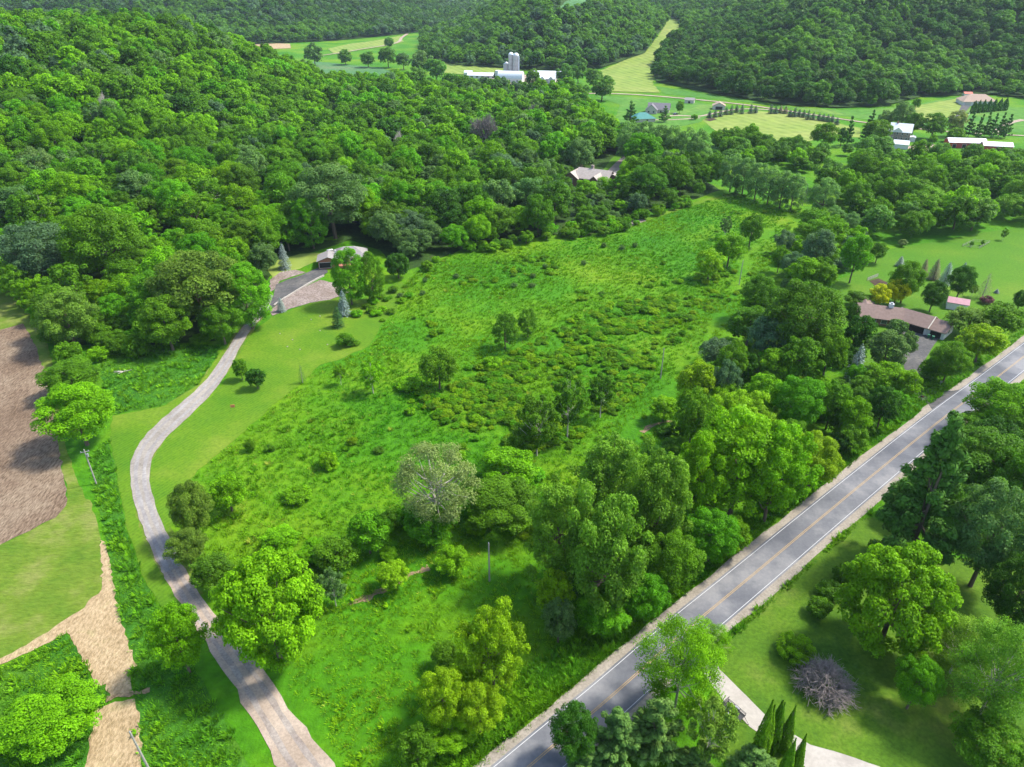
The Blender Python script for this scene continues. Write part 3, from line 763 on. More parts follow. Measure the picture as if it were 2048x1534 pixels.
def make_bare(h0, mat, spread=.55, droop=0):
    m, bt = MB(), MB()
    for _ in range(4):
        grow(m, Vector((0, 0, -.02)), Vector((RNG.normal() * .45, RNG.normal() * .45, 1)), .62, .05, 0, bt, spread)
    mx = float(np.percentile([math.hypot(v[0], v[1]) for v in bt.v], 96)); mz = float(np.percentile([v[2] for v in bt.v], 98))
    for q in (m, bt): q.v = [(v[0] / mx * 1.05, v[1] / mx * 1.05, v[2] / mz) for v in q.v]
    return m.mesh('trunk', mat), bt.mesh('branches', mat)
def make_dome(h0, mat):
    """many stemmed leafless tree with a rounded head of fine twigs"""
    m, bt = MB(), MB()
    for d in fib(46):
        if d[2] < .12: continue
        d = Vector(d) + Vector(RNG.normal(size=3)) * .12
        e = Vector((d.x * .6, d.y * .6, d.z * .62 * h0 * .75 + .22))
        a = Vector((d.x * .04, d.y * .04, 0))
        mid = a.lerp(e, .5) + Vector((-d.x * .08, -d.y * .08, .08))
        m.tube([a, mid, e], [.022, .015, .009], 5, False)
        for _ in range(9):
            t = RNG.uniform(.35, 1.); p = mid.lerp(e, max(0, t * 2 - 1)) if t > .5 else a.lerp(mid, t * 2)
            dd = (d + Vector(RNG.normal(size=3)) * .42).normalized()
            q = Vector((dd.x * RNG.uniform(.8, 1.), dd.y * RNG.uniform(.8, 1.), max(.12, dd.z) * h0 * .85 + .1))
            q = p.lerp(q, RNG.uniform(.6, 1.))
            m.tube([p, p.lerp(q, .5) + Vector(RNG.normal(size=3)) * .03, q], [.010, .007, .004], 3, False)
            for _ in range(16):
                s = p.lerp(q, RNG.uniform(.35, 1.)); w = s + (dd * .35 + Vector(RNG.normal(size=3)) * .8) * .12
                bt.tube([s, w], [.005, .0035], 3, False)
    for q in (m, bt): q.v = [(v[0], v[1], v[2] / h0) for v in q.v]
    return m.mesh('trunk', mat), bt.mesh('branches', mat)
proto('bare', 1.5, .02, [make_dome(1.5, M['bark_dead'])])
proto('dead', 2.4, .1, [make_bare(2.4, M['bark_pale'], .38)])
proto('dead_grey', 2.0, .1, [make_bare(2.0, M['bark_dead'], .5)])

# ------------------------------------------------------------------ planting
TINT = dict(
    yellowgreen=(.125, .235, .008), bright=(.09, .215, .006), vivid=(.045, .19, .008), green=(.045, .15, .010), mid=(.036, .125, .012),
    dark=(.020, .085, .012), olive=(.08, .15, .03), greygreen=(.085, .15, .055), silver=(.16, .19, .085), bluegrey=(.075, .135, .085),
    cottonwood=(.08, .19, .022), gold=(.40, .46, .006), spruceblue=(.21, .29, .27), sprucegreen=(.03, .075, .025), pine=(.055, .13, .022),
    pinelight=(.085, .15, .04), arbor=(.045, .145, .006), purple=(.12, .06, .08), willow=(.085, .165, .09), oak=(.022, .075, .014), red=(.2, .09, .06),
    farm=(.06, .14, .03), brownspruce=(.17, .15, .11), farspruce=(.075, .13, .095))
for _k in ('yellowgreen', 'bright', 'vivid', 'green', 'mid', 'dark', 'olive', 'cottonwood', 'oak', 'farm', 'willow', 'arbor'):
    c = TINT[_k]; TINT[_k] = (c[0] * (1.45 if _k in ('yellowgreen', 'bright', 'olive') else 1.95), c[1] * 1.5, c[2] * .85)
for _k in ('greygreen', 'bluegrey', 'silver', 'pine', 'pinelight', 'sprucegreen'):
    c = TINT[_k]; TINT[_k] = (c[0] * 1.15, c[1] * 1.35, c[2] * .95)
TINT['willow'] = (.125, .27, .075); TINT['cottonwood'] = (.125, .28, .022); TINT['farm'] = (.085, .215, .03)
CROWN_NAME = {'bare': 'branches', 'dead': 'branches', 'dead_grey': 'branches'}
def tint_of(t, var=.12):
    c = TINT[t] if isinstance(t, str) else t
    k = 1 + random.uniform(-var, var); h = random.uniform(-var, var) * .7
    return (c[0] * k * (1 + h), c[1] * k, c[2] * k, 1)

def place(kind, x, y, z, rad, ht, tint, label, cat='tree', name='tree', group=None, var=.12, vi=None):
    P = PROTO[kind]
    tm, cm = P['v'][random.randrange(len(P['v'])) if vi is None else vi]
    s = 1.0
    o = empty(name, (x, y, z), random.uniform(0, 6.28), (rad * random.uniform(.95, 1.05), rad * random.uniform(.95, 1.05), ht))
    tag(o, label, cat, group)
    col = tint_of(tint, var)
    t = link(bpy.data.objects.new('trunk', tm), o)
    c = link(bpy.data.objects.new(CROWN_NAME.get(kind, 'crown'), cm), o)
    t.color = col; c.color = col
    PLANTED.append((x, y, rad))
    return o
PLANTED = []

def solve_box(px, py, w, h, kind):
    P = PROTO[kind]; h0, cb = P['h0'], P['cb']
    typ = h0 * (1 - cb) / 2
    hc = 5.
    for _ in range(4):
        x, y, z = G(px, py, hc)
        dep = depth_of(x, y, z + hc)
        m = dep / F_PX
        rad = w / 2 * m
        dl = math.atan2(CAM_H - z - hc, math.hypot(y, 0))
        b2 = (h / 2 * m) ** 2 - (rad * math.sin(dl)) ** 2
        b = math.sqrt(max(b2, 1e-3)) / math.cos(dl)
        b = min(max(b, rad * typ * .62), rad * typ * 1.6)
        ht = 2 * b / (1 - cb)
        hc = ht * (1 + cb) / 2
    return x, y, z, rad, ht

def tree(px, py, w, h, kind, tint, label, cat='tree', name='tree', group=None, **kw):
    x, y, z, rad, ht = solve_box(px, py, w, h, kind)
    return place(kind, x, y, z, rad, ht, tint, label, cat, name, group, **kw)

# trees that can be told apart: pixel box of the crown, kind, colour, label
NEAR = [
 (98, 1435, 185, 150, 'broad', 'bright', 'spreading bright green tree beside the straw strip, bottom left corner'),
 (355, 1272, 112, 150, 'broad', 'bright', 'bright green tree crowding the left side of the gravel lane'),
 (535, 1212, 218, 235, 'maple', 'bright', 'largest round bright green maple, right beside the gravel lane'),
 (560, 1080, 80, 60, 'mid', 'bright', 'small bright tree right behind the round maple'),
 (380, 1015, 86, 108, 'broad', 'olive', 'dull olive rounded tree on the inside bend of the lane'),
 (372, 1092, 82, 78, 'broad', 'olive', 'lower pale olive bushy tree close to the lane edge'),
 (455, 985, 80, 78, 'mid', 'bright', 'small bright tree behind the olive tree at the lane bend'),
 (425, 1145, 92, 84, 'mid', 'mid', 'dark leafy tree between the olive trees and the round maple'),
 (870, 968, 172, 180, 'silver', 'silver', 'pale silvery tree with grey twigs in the middle of the meadow edge'),
 (985, 1300, 128, 180, 'poplar', 'yellowgreen', 'tall yellow green tree with dead tips left of the road'),
 (885, 1392, 105, 120, 'broad', 'yellowgreen', 'yellow green tree, left one of the clump by the road bottom'),
 (960, 1412, 95, 105, 'broad', 'yellowgreen', 'yellow green tree, right one of the clump nearest the road'),
 (905, 1455, 110, 90, 'broad', 'bright', 'yellow green tree in front of the roadside clump'),
 (835, 1495, 88, 90, 'mid', 'green', 'small green tree at the left foot of the roadside clump'),
 (890, 1310, 60, 60, 'mid', 'green', 'small darker green tree left of the yellow green tree with dead tips'),
 (1120, 1060, 140, 220, 'poplar', 'cottonwood', 'leftmost tall cottonwood in the large stand beside the road'),
 (1225, 960, 150, 190, 'poplar', 'cottonwood', 'tall cottonwood at the back of the large roadside stand'),
 (1215, 1110, 170, 260, 'poplar', 'cottonwood', 'broadest cottonwood in the middle of the roadside stand'),
 (1318, 1010, 140, 250, 'poplar', 'cottonwood', 'tall cottonwood at the right side of the large roadside stand'),
 (1395, 960, 110, 210, 'poplar', 'bright', 'upright bright tree between the two large roadside stands'),
 (1480, 925, 180, 220, 'poplar', 'bright', 'wide bright green cottonwood with bare stems showing low down by the road'),
 (1550, 945, 140, 200, 'poplar', 'bright', 'bright cottonwood at the right end of the second roadside stand'),
 (1480, 835, 118, 120, 'poplar', 'yellowgreen', 'light green rounded tree behind the second roadside stand'),
 (1632, 915, 108, 110, 'broad', 'yellowgreen', 'low yellow green tree leaning over the road verge'),
 (1345, 1120, 120, 130, 'broad', 'green', 'green tree at the foot of the cottonwoods near the road verge'),
 (1425, 1068, 110, 110, 'broad', 'vivid', 'vine covered green tree between the roadside stands at the verge'),
 (1110, 1190, 80, 120, 'mid', 'yellowgreen', 'ragged yellow green tree at the left foot of the cottonwoods'),
 (1290, 1190, 100, 100, 'broad', 'vivid', 'vivid green bushy tree on the verge below the cottonwoods'),
 (1205, 1225, 110, 100, 'broad', 'vivid', 'vivid green bushy tree at the lower tip of the roadside stand'),
 (1118, 1240, 70, 90, 'mid', 'greygreen', 'grey green small tree at the lower left of the roadside stand'),
 (1329, 817, 60, 54, 'mid', 'bright', 'lone low bright bush tree beside the meadow ditch'),
 (1388, 831, 80, 110, 'mid', 'green', 'green tree right behind the lone ditch bush'),
 (1394, 765, 76, 90, 'mid', 'yellowgreen', 'light yellow green tree at the meadow edge of the thicket'),
 (1453, 762, 60, 84, 'mid', 'bluegrey', 'bluish green tree right of the light meadow edge tree'),
 (1435, 705, 72, 62, 'mid', 'bluegrey', 'bluish tree jutting into the meadow from the thicket'),
 (1465, 722, 60, 80, 'mid', 'green', 'green tree behind the bluish tree at the meadow edge'),
 (1610, 632, 156, 150, 'broad', 'mid', 'widest dark green tree left of the ranch house'),
 (1519, 588, 76, 84, 'broad', 'mid', 'dark green tree at the top of the thicket by the meadow'),
 (1522, 618, 84, 60, 'mid', 'bright', 'bright tree on the meadow side below the dark thicket top'),
 (1500, 650, 90, 80, 'mid', 'mid', 'dull green tree on the meadow side of the thicket'),
 (1540, 675, 90, 90, 'mid', 'bluegrey', 'grey green tree in the dark middle of the thicket'),
 (1600, 720, 90, 100, 'mid', 'green', 'green tree in the middle of the thicket'),
 (1658, 705, 76, 124, 'mid', 'green', 'tall green tree left of the blue spruce'),
 (1552, 732, 76, 70, 'mid', 'bright', 'bright tree in the middle of the thicket'),
 (1600, 802, 106, 110, 'broad', 'vivid', 'vivid green tree in the middle of the roadside thicket'),
 (1530, 790, 84, 90, 'mid', 'bright', 'fresh green tree behind the light rounded tree'),
 (1665, 806, 72, 96, 'mid', 'green', 'green tree left of the upright bright tree at the verge'),
 (1709, 838, 66, 120, 'mid', 'bright', 'upright bright tree standing at the road verge'),
 (1768, 812, 66, 82, 'mid', 'dark', 'dark green tree at the corner of the ranch driveway'),
 (1585, 880, 62, 90, 'mid', 'green', 'narrow green tree left of the low yellow green verge tree'),
 (1676, 888, 52, 50, 'shrub', 'dark', 'dark rounded bush at the road verge'),
 (1720, 668, 62, 80, 'mid', 'dark', 'dark dense tree at the left corner of the ranch house'),
 (1704, 630, 34, 76, 'mid', 'dark', 'narrow dark tree against the left end of the ranch house'),
 (1715, 598, 50, 34, 'mid', 'mid', 'low green tree behind the left end of the ranch house'),
 (1775, 700, 86, 84, 'mid', 'greygreen', 'greyish tree left of the ranch driveway'),
 (1815, 690, 40, 70, 'mid', 'greygreen', 'thin grey green tree leaning over the ranch driveway'),
 (1775, 752, 84, 64, 'mid', 'bright', 'bright yellowish tree left of the driveway mouth'),
 (1815, 768, 56, 60, 'mid', 'bright', 'small bright tree beside the driveway mouth'),
 (1796, 655, 44, 36, 'shrub', 'greygreen', 'grey twiggy bush before the ranch house front'),
 (1902, 718, 74, 80, 'broad', 'green', 'green tree right of the ranch driveway'),
 (1965, 684, 92, 78, 'mid', 'yellowgreen', 'yellowish tree between ranch house and road'),
 (1864, 738, 52, 44, 'shrub', 'green', 'green bush at the right edge of the ranch driveway'),
 (1940, 642, 92, 60, 'mid', 'olive', 'olive bushy tree behind the yellowish roadside tree'),
 (2005, 640, 84, 72, 'mid', 'green', 'green tree near the right edge above the road'),
 (2042, 600, 30, 50, 'mid', 'dark', 'dark tree cut by the right edge above the road'),
 (1815, 558, 66, 74, 'broad', 'green', 'green shade tree behind the golden trees'),
 (1870, 588, 52, 56, 'broad', 'dark', 'dark round tree left of the pink roofed shed'),
 (1925, 560, 52, 62, 'broad', 'dark', 'dark round headed tree right behind the pink roofed shed'),
 (1760, 590, 46, 44, 'mid', 'gold', 'smaller golden yellow tree behind the ranch house'),
 (1796, 580, 46, 48, 'broad', 'gold', 'larger golden yellow tree behind the ranch house'),
 (1570, 482, 42, 44, 'mid', 'bluegrey', 'leftmost blue grey tree of the meadow corner group'),
 (1640, 496, 66, 76, 'mid', 'bluegrey', 'largest blue grey tree of the meadow corner group'),
 (1658, 462, 76, 64, 'mid', 'bright', 'bright tree behind the largest blue grey tree'),
 (1668, 432, 40, 40, 'willow', 'willow', 'pale willow top behind the meadow corner group'),
 (1700, 448, 46, 50, 'willow', 'willow', 'second pale willow behind the meadow corner group'),
 (1628, 442, 62, 50, 'mid', 'green', 'green tree left of the pale willow top'),
 (1712, 512, 64, 92, 'mid', 'vivid', 'vivid green tree at the left edge of the ranch lawn'),
 (1757, 503, 36, 40, 'mid', 'mid', 'small green tree at the far left of the ranch lawn'),
 (1586, 530, 50, 52, 'mid', 'bluegrey', 'blue grey tree low in the meadow corner group'),
 (1612, 545, 62, 66, 'mid', 'bright', 'yellowish tree in front of the largest blue grey tree'),
 (1650, 555, 50, 60, 'mid', 'green', 'green tree right side of the meadow corner group'),
 (1560, 516, 36, 50, 'mid', 'green', 'green tree at the left foot of the meadow corner group'),
 (1575, 570, 30, 26, 'shrub', 'greygreen', 'grey bush below the meadow corner group'),
 (1620, 575, 60, 40, 'mid', 'mid', 'dark tree at the bottom of the meadow corner group'),
 (1460, 497, 64, 64, 'mid', 'bright', 'round bright tree standing free in the upper meadow'),
 (1420, 527, 60, 58, 'mid', 'yellowgreen', 'bright ragged tree left of the round meadow tree'),
 (1504, 458, 46, 60, 'mid', 'green', 'darker tree right behind the round meadow tree'),
 (1453, 450, 26, 40, 'thin', 'greygreen', 'slender grey green sapling in the upper meadow'),
 (1010, 660, 58, 78, 'willow', 'mid', 'dark rounded willow alone in the middle of the meadow'),
 (1056, 645, 40, 58, 'willow', 'mid', 'smaller willow just right of the dark meadow willow'),
 (877, 735, 76, 80, 'mid', 'green', 'leafy tree alone in the meadow with a shadow on its left'),
 (742, 745, 54, 62, 'thin', 'bright', 'thin leafed tree in the left meadow'),
 (679, 745, 26, 44, 'thin', 'bright', 'very slender sapling at the left meadow edge'),
 (1075, 838, 92, 112, 'thin', 'mid', 'left of the airy poplars in the lower meadow'),
 (1138, 800, 84, 116, 'thin', 'mid', 'middle one of the airy poplars with pale stems in the lower meadow'),
 (1204, 782, 66, 80, 'thin', 'mid', 'right one of the airy poplars in the lower meadow'),
 (1050, 880, 66, 60, 'mid', 'green', 'leafy bush at the foot of the airy poplars'),
 (1015, 935, 120, 90, 'mid', 'bright', 'tangled green tree right behind the silvery tree'),
 (1005, 1005, 150, 90, 'broad', 'green', 'tangled green tree to the right of the silvery tree'),
 (860, 1045, 110, 60, 'mid', 'vivid', 'green bush under the silvery tree'),
 (735, 1065, 90, 90, 'mid', 'vivid', 'green leafy tree left of the silvery tree foot'),
 (670, 1110, 90, 80, 'mid', 'green', 'dark tangled tree between the round maple and the silvery tree'),
 (785, 1150, 72, 66, 'mid', 'yellowgreen', 'round bright bush beside the tan creek bank'),
 (905, 1120, 76, 66, 'mid', 'bright', 'bright round bush left of the wooden pole'),
 (665, 1170, 60, 70, 'thin', 'greygreen', 'half bare grey twiggy tree beside the round maple'),
 (480, 735, 32, 46, 'small', 'green', 'small upright green tree on the lawn beside the lane'),
 (511, 754, 40, 42, 'small', 'dark', 'dark rounded bush tree on the lawn beside the lane'),
 (150, 822, 148, 128, 'broad', 'bright', 'large bushy tree beside the plowed field'),
 (140, 752, 118, 70, 'broad', 'green', 'bushy tree just behind the large one by the plowed field'),
 (697, 552, 70, 112, 'oval', 'vivid', 'tall dense oval tree in front of the hillside house'),
 (743, 552, 50, 100, 'oval', 'green', 'second oval tree right of the one before the hillside house'),
 (395, 568, 185, 150, 'broad', 'olive', 'broad olive crowned oak above the lane bend below the parking pad'),
 (492, 592, 100, 130, 'oval', 'vivid', 'vivid green tree overhanging the lane just below the parking pad'),
 (440, 640, 90, 80, 'broad', 'green', 'low green tree at the lane edge below the olive oak'),
 (330, 640, 110, 100, 'broad', 'green', 'green rounded tree left of the olive oak at the wood edge'),
 (200, 480, 150, 150, 'broad', 'green', 'large green crown at the left front of the hillside woods'),
 (70, 500, 140, 120, 'broad', 'bluegrey', 'large bluish crown at the left edge of the hillside woods'),
 (130, 630, 120, 110, 'broad', 'olive', 'dull green rounded tree at the lower left corner of the woods'),
 (620, 445, 76, 100, 'oval', 'vivid', 'vivid green tree behind the hillside blue spruce'),
 (660, 390, 150, 130, 'broad', 'greygreen', 'wide grey green crown above the hillside house'),
 (795, 528, 54, 54, 'weeping', 'dark', 'dark weeping tree at the lawn corner below the woods'),
 (1365, 1330, 185, 215, 'feathery', 'bright', 'feathery light green birch overhanging the road'),
 (1420, 1280, 90, 80, 'feathery', 'bright', 'upper airy birch branch tree reaching over the road edge'),
 (1146, 1462, 100, 120, 'broad', 'dark', 'dark leafy tree at the bottom edge beside the road'),
 (1425, 1455, 110, 140, 'thin', 'olive', 'sparse twiggy tree beside the concrete driveway'),
 (1795, 1195, 212, 230, 'maple', 'bright', 'largest bright maple in the yard right of the road'),
 (1838, 1360, 92, 130, 'broad', 'vivid', 'dark green leafy tree below the large yard maple'),
 (1925, 1290, 150, 150, 'feathery', 'cottonwood', 'lacy tree between the yard maple and the right edge'),
 (2005, 1340, 190, 230, 'feathery', 'cottonwood', 'lacy grey green locust at the right edge'),
 (1985, 1485, 140, 130, 'broad', 'green', 'green tree in the bottom right corner'),
 (2040, 1180, 120, 170, 'broad', 'dark', 'dark shaded tree at the right edge above the locust'),
 (1990, 1060, 165, 200, 'broad', 'greygreen', 'large grey green oak at the right edge beside the pine'),
 (1965, 920, 170, 150, 'broad', 'mid', 'green tree directly right of the big pine'),
 (2040, 960, 120, 160, 'broad', 'mid', 'green tree at the right edge above the oak'),
 (2010, 812, 140, 118, 'broad', 'bright', 'bright green tree over the road at the right edge'),
 (1950, 858, 110, 70, 'broad', 'green', 'lower green tree left of the bright one at the right edge'),
]
for t in NEAR:
    tree(*t)
tree(2045, 1260, 60, 60, 'mid', 'green', 'small green tree at the right edge behind the locust')
SPECIAL = [
 (1592, 1297, 78, 66, 'bush_round', 'bright', 'clipped dome shaped bush on the yard lawn', 'bush', 'clipped_bush'),
 (1655, 1358, 142, 120, 'bare', 'purple', 'bare purplish grey spreading tree next to the clipped bush', 'tree', 'bare_tree'),
 (1640, 1215, 52, 46, 'shrub', 'mid', 'dark green shrub bed edge in the yard, lower one', 'shrub', 'shrub'),
 (1660, 1180, 56, 46, 'shrub', 'mid', 'dark green shrub in the yard bed, middle one', 'shrub', 'shrub'),
 (1688, 1150, 50, 46, 'shrub', 'mid', 'dark green shrub in the yard bed, upper one beside the maple', 'shrub', 'shrub'),
 (1868, 975, 200, 290, 'pine', 'pine', 'huge dark white pine leaning towards the road on the right', 'pine tree', 'pine_tree'),
 (1235, 1468, 130, 130, 'pine', 'pinelight', 'left pine at the bottom edge beside the road', 'pine tree', 'pine_tree'),
 (1320, 1450, 130, 140, 'pine', 'pinelight', 'right pine at the bottom edge under the birch', 'pine tree', 'pine_tree'),
 (1180, 1520, 90, 80, 'pine', 'pinelight', 'small pale pine cut by the bottom edge', 'pine tree', 'pine_tree'),
 (1395, 1525, 100, 70, 'pine', 'pinelight', 'bluish pine under the sparse tree at the bottom edge', 'pine tree', 'pine_tree'),
 (1510, 1520, 100, 70, 'pine', 'pinelight', 'pine top in front of the arborvitae at the bottom edge', 'pine tree', 'pine_tree'),
 (1532, 1455, 58, 130, 'arborvitae', 'arbor', 'tallest left arborvitae beside the concrete driveway', 'arborvitae', 'arborvitae'),
 (1556, 1448, 50, 120, 'arborvitae', 'arbor', 'middle arborvitae beside the concrete driveway', 'arborvitae', 'arborvitae'),
 (1578, 1455, 46, 110, 'arborvitae', 'arbor', 'right arborvitae of the taller trio by the driveway', 'arborvitae', 'arborvitae'),
 (1576, 1515, 46, 110, 'arborvitae', 'arbor', 'left arborvitae of the lower pair before the driveway', 'arborvitae', 'arborvitae'),
 (1600, 1508, 44, 100, 'arborvitae', 'arbor', 'right arborvitae of the lower pair before the driveway', 'arborvitae', 'arborvitae'),
 (566, 511, 27, 50, 'spruce', 'spruceblue', 'blue spruce above the parking pad at the forest edge', 'spruce', 'blue_spruce'),
 (686, 605, 28, 50, 'spruce', 'spruceblue', 'blue spruce on the lawn below the oval trees', 'spruce', 'blue_spruce'),
 (561, 609, 21, 28, 'spruce', 'spruceblue', 'small blue spruce at the foot of the stone slope', 'spruce', 'blue_spruce'),
 (674, 633, 29, 42, 'spruce', 'sprucegreen', 'dark green spruce in front of the lawn blue spruce', 'spruce', 'spruce_tree'),
 (602, 745, 18, 70, 'spruce_thin', 'sprucegreen', 'thin young conifer at the lawn and meadow border', 'spruce', 'spruce_tree'),
 (1717, 722, 38, 68, 'spruce', 'spruceblue', 'blue spruce with bare foot left of the ranch driveway', 'spruce', 'blue_spruce'),
 (1694, 770, 22, 36, 'spruce', 'sprucegreen', 'small dark spruce below the blue spruce by the ranch', 'spruce', 'spruce_tree'),
 (1802, 522, 19, 20, 'spruce', 'spruceblue', 'small blue spruce leftmost on the far ranch lawn', 'spruce', 'blue_spruce'),
 (1850, 533, 19, 30, 'spruce', 'brownspruce', 'first grey spruce of the trio on the ranch lawn', 'spruce', 'spruce_tree'),
 (1872, 538, 25, 40, 'spruce', 'brownspruce', 'middle grey spruce of the trio on the ranch lawn', 'spruce', 'spruce_tree'),
 (1895, 546, 27, 44, 'spruce', 'spruceblue', 'pale blue spruce of the trio next to the dark round tree', 'spruce', 'blue_spruce'),
 (1930, 531, 12, 14, 'spruce', 'spruceblue', 'little blue spruce behind the dark round headed tree', 'spruce', 'blue_spruce'),
 (1974, 568, 30, 46, 'spruce_thin', 'brownspruce', 'dying brown spruce on the ranch lawn', 'spruce', 'spruce_tree'),
 (1974, 600, 28, 18, 'shrub', 'purple', 'purple leaved bush below the dying spruce', 'bush', 'purple_bush'),
 (1994, 582, 11, 9, 'spruce_far', 'spruceblue', 'tiny blue spruce right of the dying spruce', 'spruce', 'blue_spruce'),
 (1948, 578, 18, 22, 'thin', 'olive', 'small half bare tree left of the dying spruce', 'tree', 'tree'),
 (803, 292, 28, 52, 'dead', 'silver', 'white dead snag standing in the hillside woods', 'dead tree', 'dead_tree'),
 (643, 295, 12, 44, 'dead', 'silver', 'slim pale dead trunk left of the white snag', 'dead tree', 'dead_tree'),
 (972, 268, 56, 62, 'dead_grey', 'purple', 'large brown leafless tree in the woods', 'dead tree', 'dead_tree'),
 (1070, 235, 44, 40, 'dead_grey', 'purple', 'round grey leafless tree further back in the woods', 'dead tree', 'dead_tree'),
 (407, 480, 10, 28, 'dead', 'silver', 'short broken pale trunk in the front of the woods', 'dead tree', 'dead_tree'),
 (295, 250, 18, 50, 'dead', 'silver', 'pale dead tree in the middle of the wooded hillside', 'dead tree', 'dead_tree'),
 (455, 235, 18, 36, 'dead', 'silver', 'white forked dead tree on the wooded hillside', 'dead tree', 'dead_tree'),
 (212, 210, 22, 40, 'dead', 'silver', 'tall dead tree high on the left hillside', 'dead tree', 'dead_tree'),

]
for t in SPECIAL:
    if t[6]: tree(*t)

for x_, y_ in [(75, 170), (112, 188), (630, 250), (660, 300), (560, 330), (780, 350), (864, 335), (1010, 395), (930, 350), (1160, 330), (520, 190), (350, 210)]:
    tree(x_, y_, 14, 46, 'dead', 'silver', 'pale dead trunk rising between the crowns of the hillside woods', 'dead tree', 'dead_tree', 'pale dead trunks scattered in the hillside woods')
ORD = ['first', 'second', 'third', 'fourth', 'fifth', 'sixth', 'seventh', 'eighth', 'ninth', 'tenth', 'eleventh', 'twelfth', 'thirteenth', 'fourteenth', 'fifteenth', 'sixteenth', 'seventeenth', 'eighteenth', 'nineteenth', 'twentieth', 'twenty-first', 'twenty-second', 'twenty-third', 'twenty-fourth']
# spruce row along the far hayfield
xs = [735, 782, 826, 872, 915, 957, 1002, 1075, 1112, 1240, 1278, 1318, 1358, 1395, 1435, 1470, 1508, 1545, 1585, 1632, 1668, 1705, 1742, 1780]
ys = [280, 275, 268, 253, 242, 235, 236, 233, 240, 235, 244, 240, 245, 270, 262, 268, 275, 285, 295, 300, 305, 310, 315, 335]
for i, (a_, b_) in enumerate(zip(xs, ys)):
    tall = 18 if i in (4, 6, 7, 9, 14, 17) else 14
    tree(1240 + a_ * .2441, 160 + b_ * .2441, 13, tall, 'spruce_far', 'brownspruce' if i in (11, 12) else 'farspruce', '%s spruce from the left in the row along the far hayfield' % ORD[i], 'spruce', 'spruce_tree', 'spruces in the row along the far hayfield')
for i, (x_, y_) in enumerate([(1949, 214), (1958, 213), (1968, 212), (1979, 211), (1990, 210), (2001, 209), (2012, 208)]):
    tree(x_, y_, 13, 24, 'arborvitae_far', 'dark', '%s arborvitae from the left in the hedge below the tan roofed house' % ORD[i], 'arborvitae', 'arborvitae', 'hedge of arborvitae below the tan roofed house')
for i, (x_, y_) in enumerate([(1944, 246), (1962, 250), (1976, 246), (1990, 248), (2005, 246), (2018, 250)]):
    tree(x_, y_, 22, 42, 'pine_far', 'pine', '%s pine from the left in the row along the far road' % ORD[i], 'pine tree', 'pine_tree', 'pines in the row along the far road')
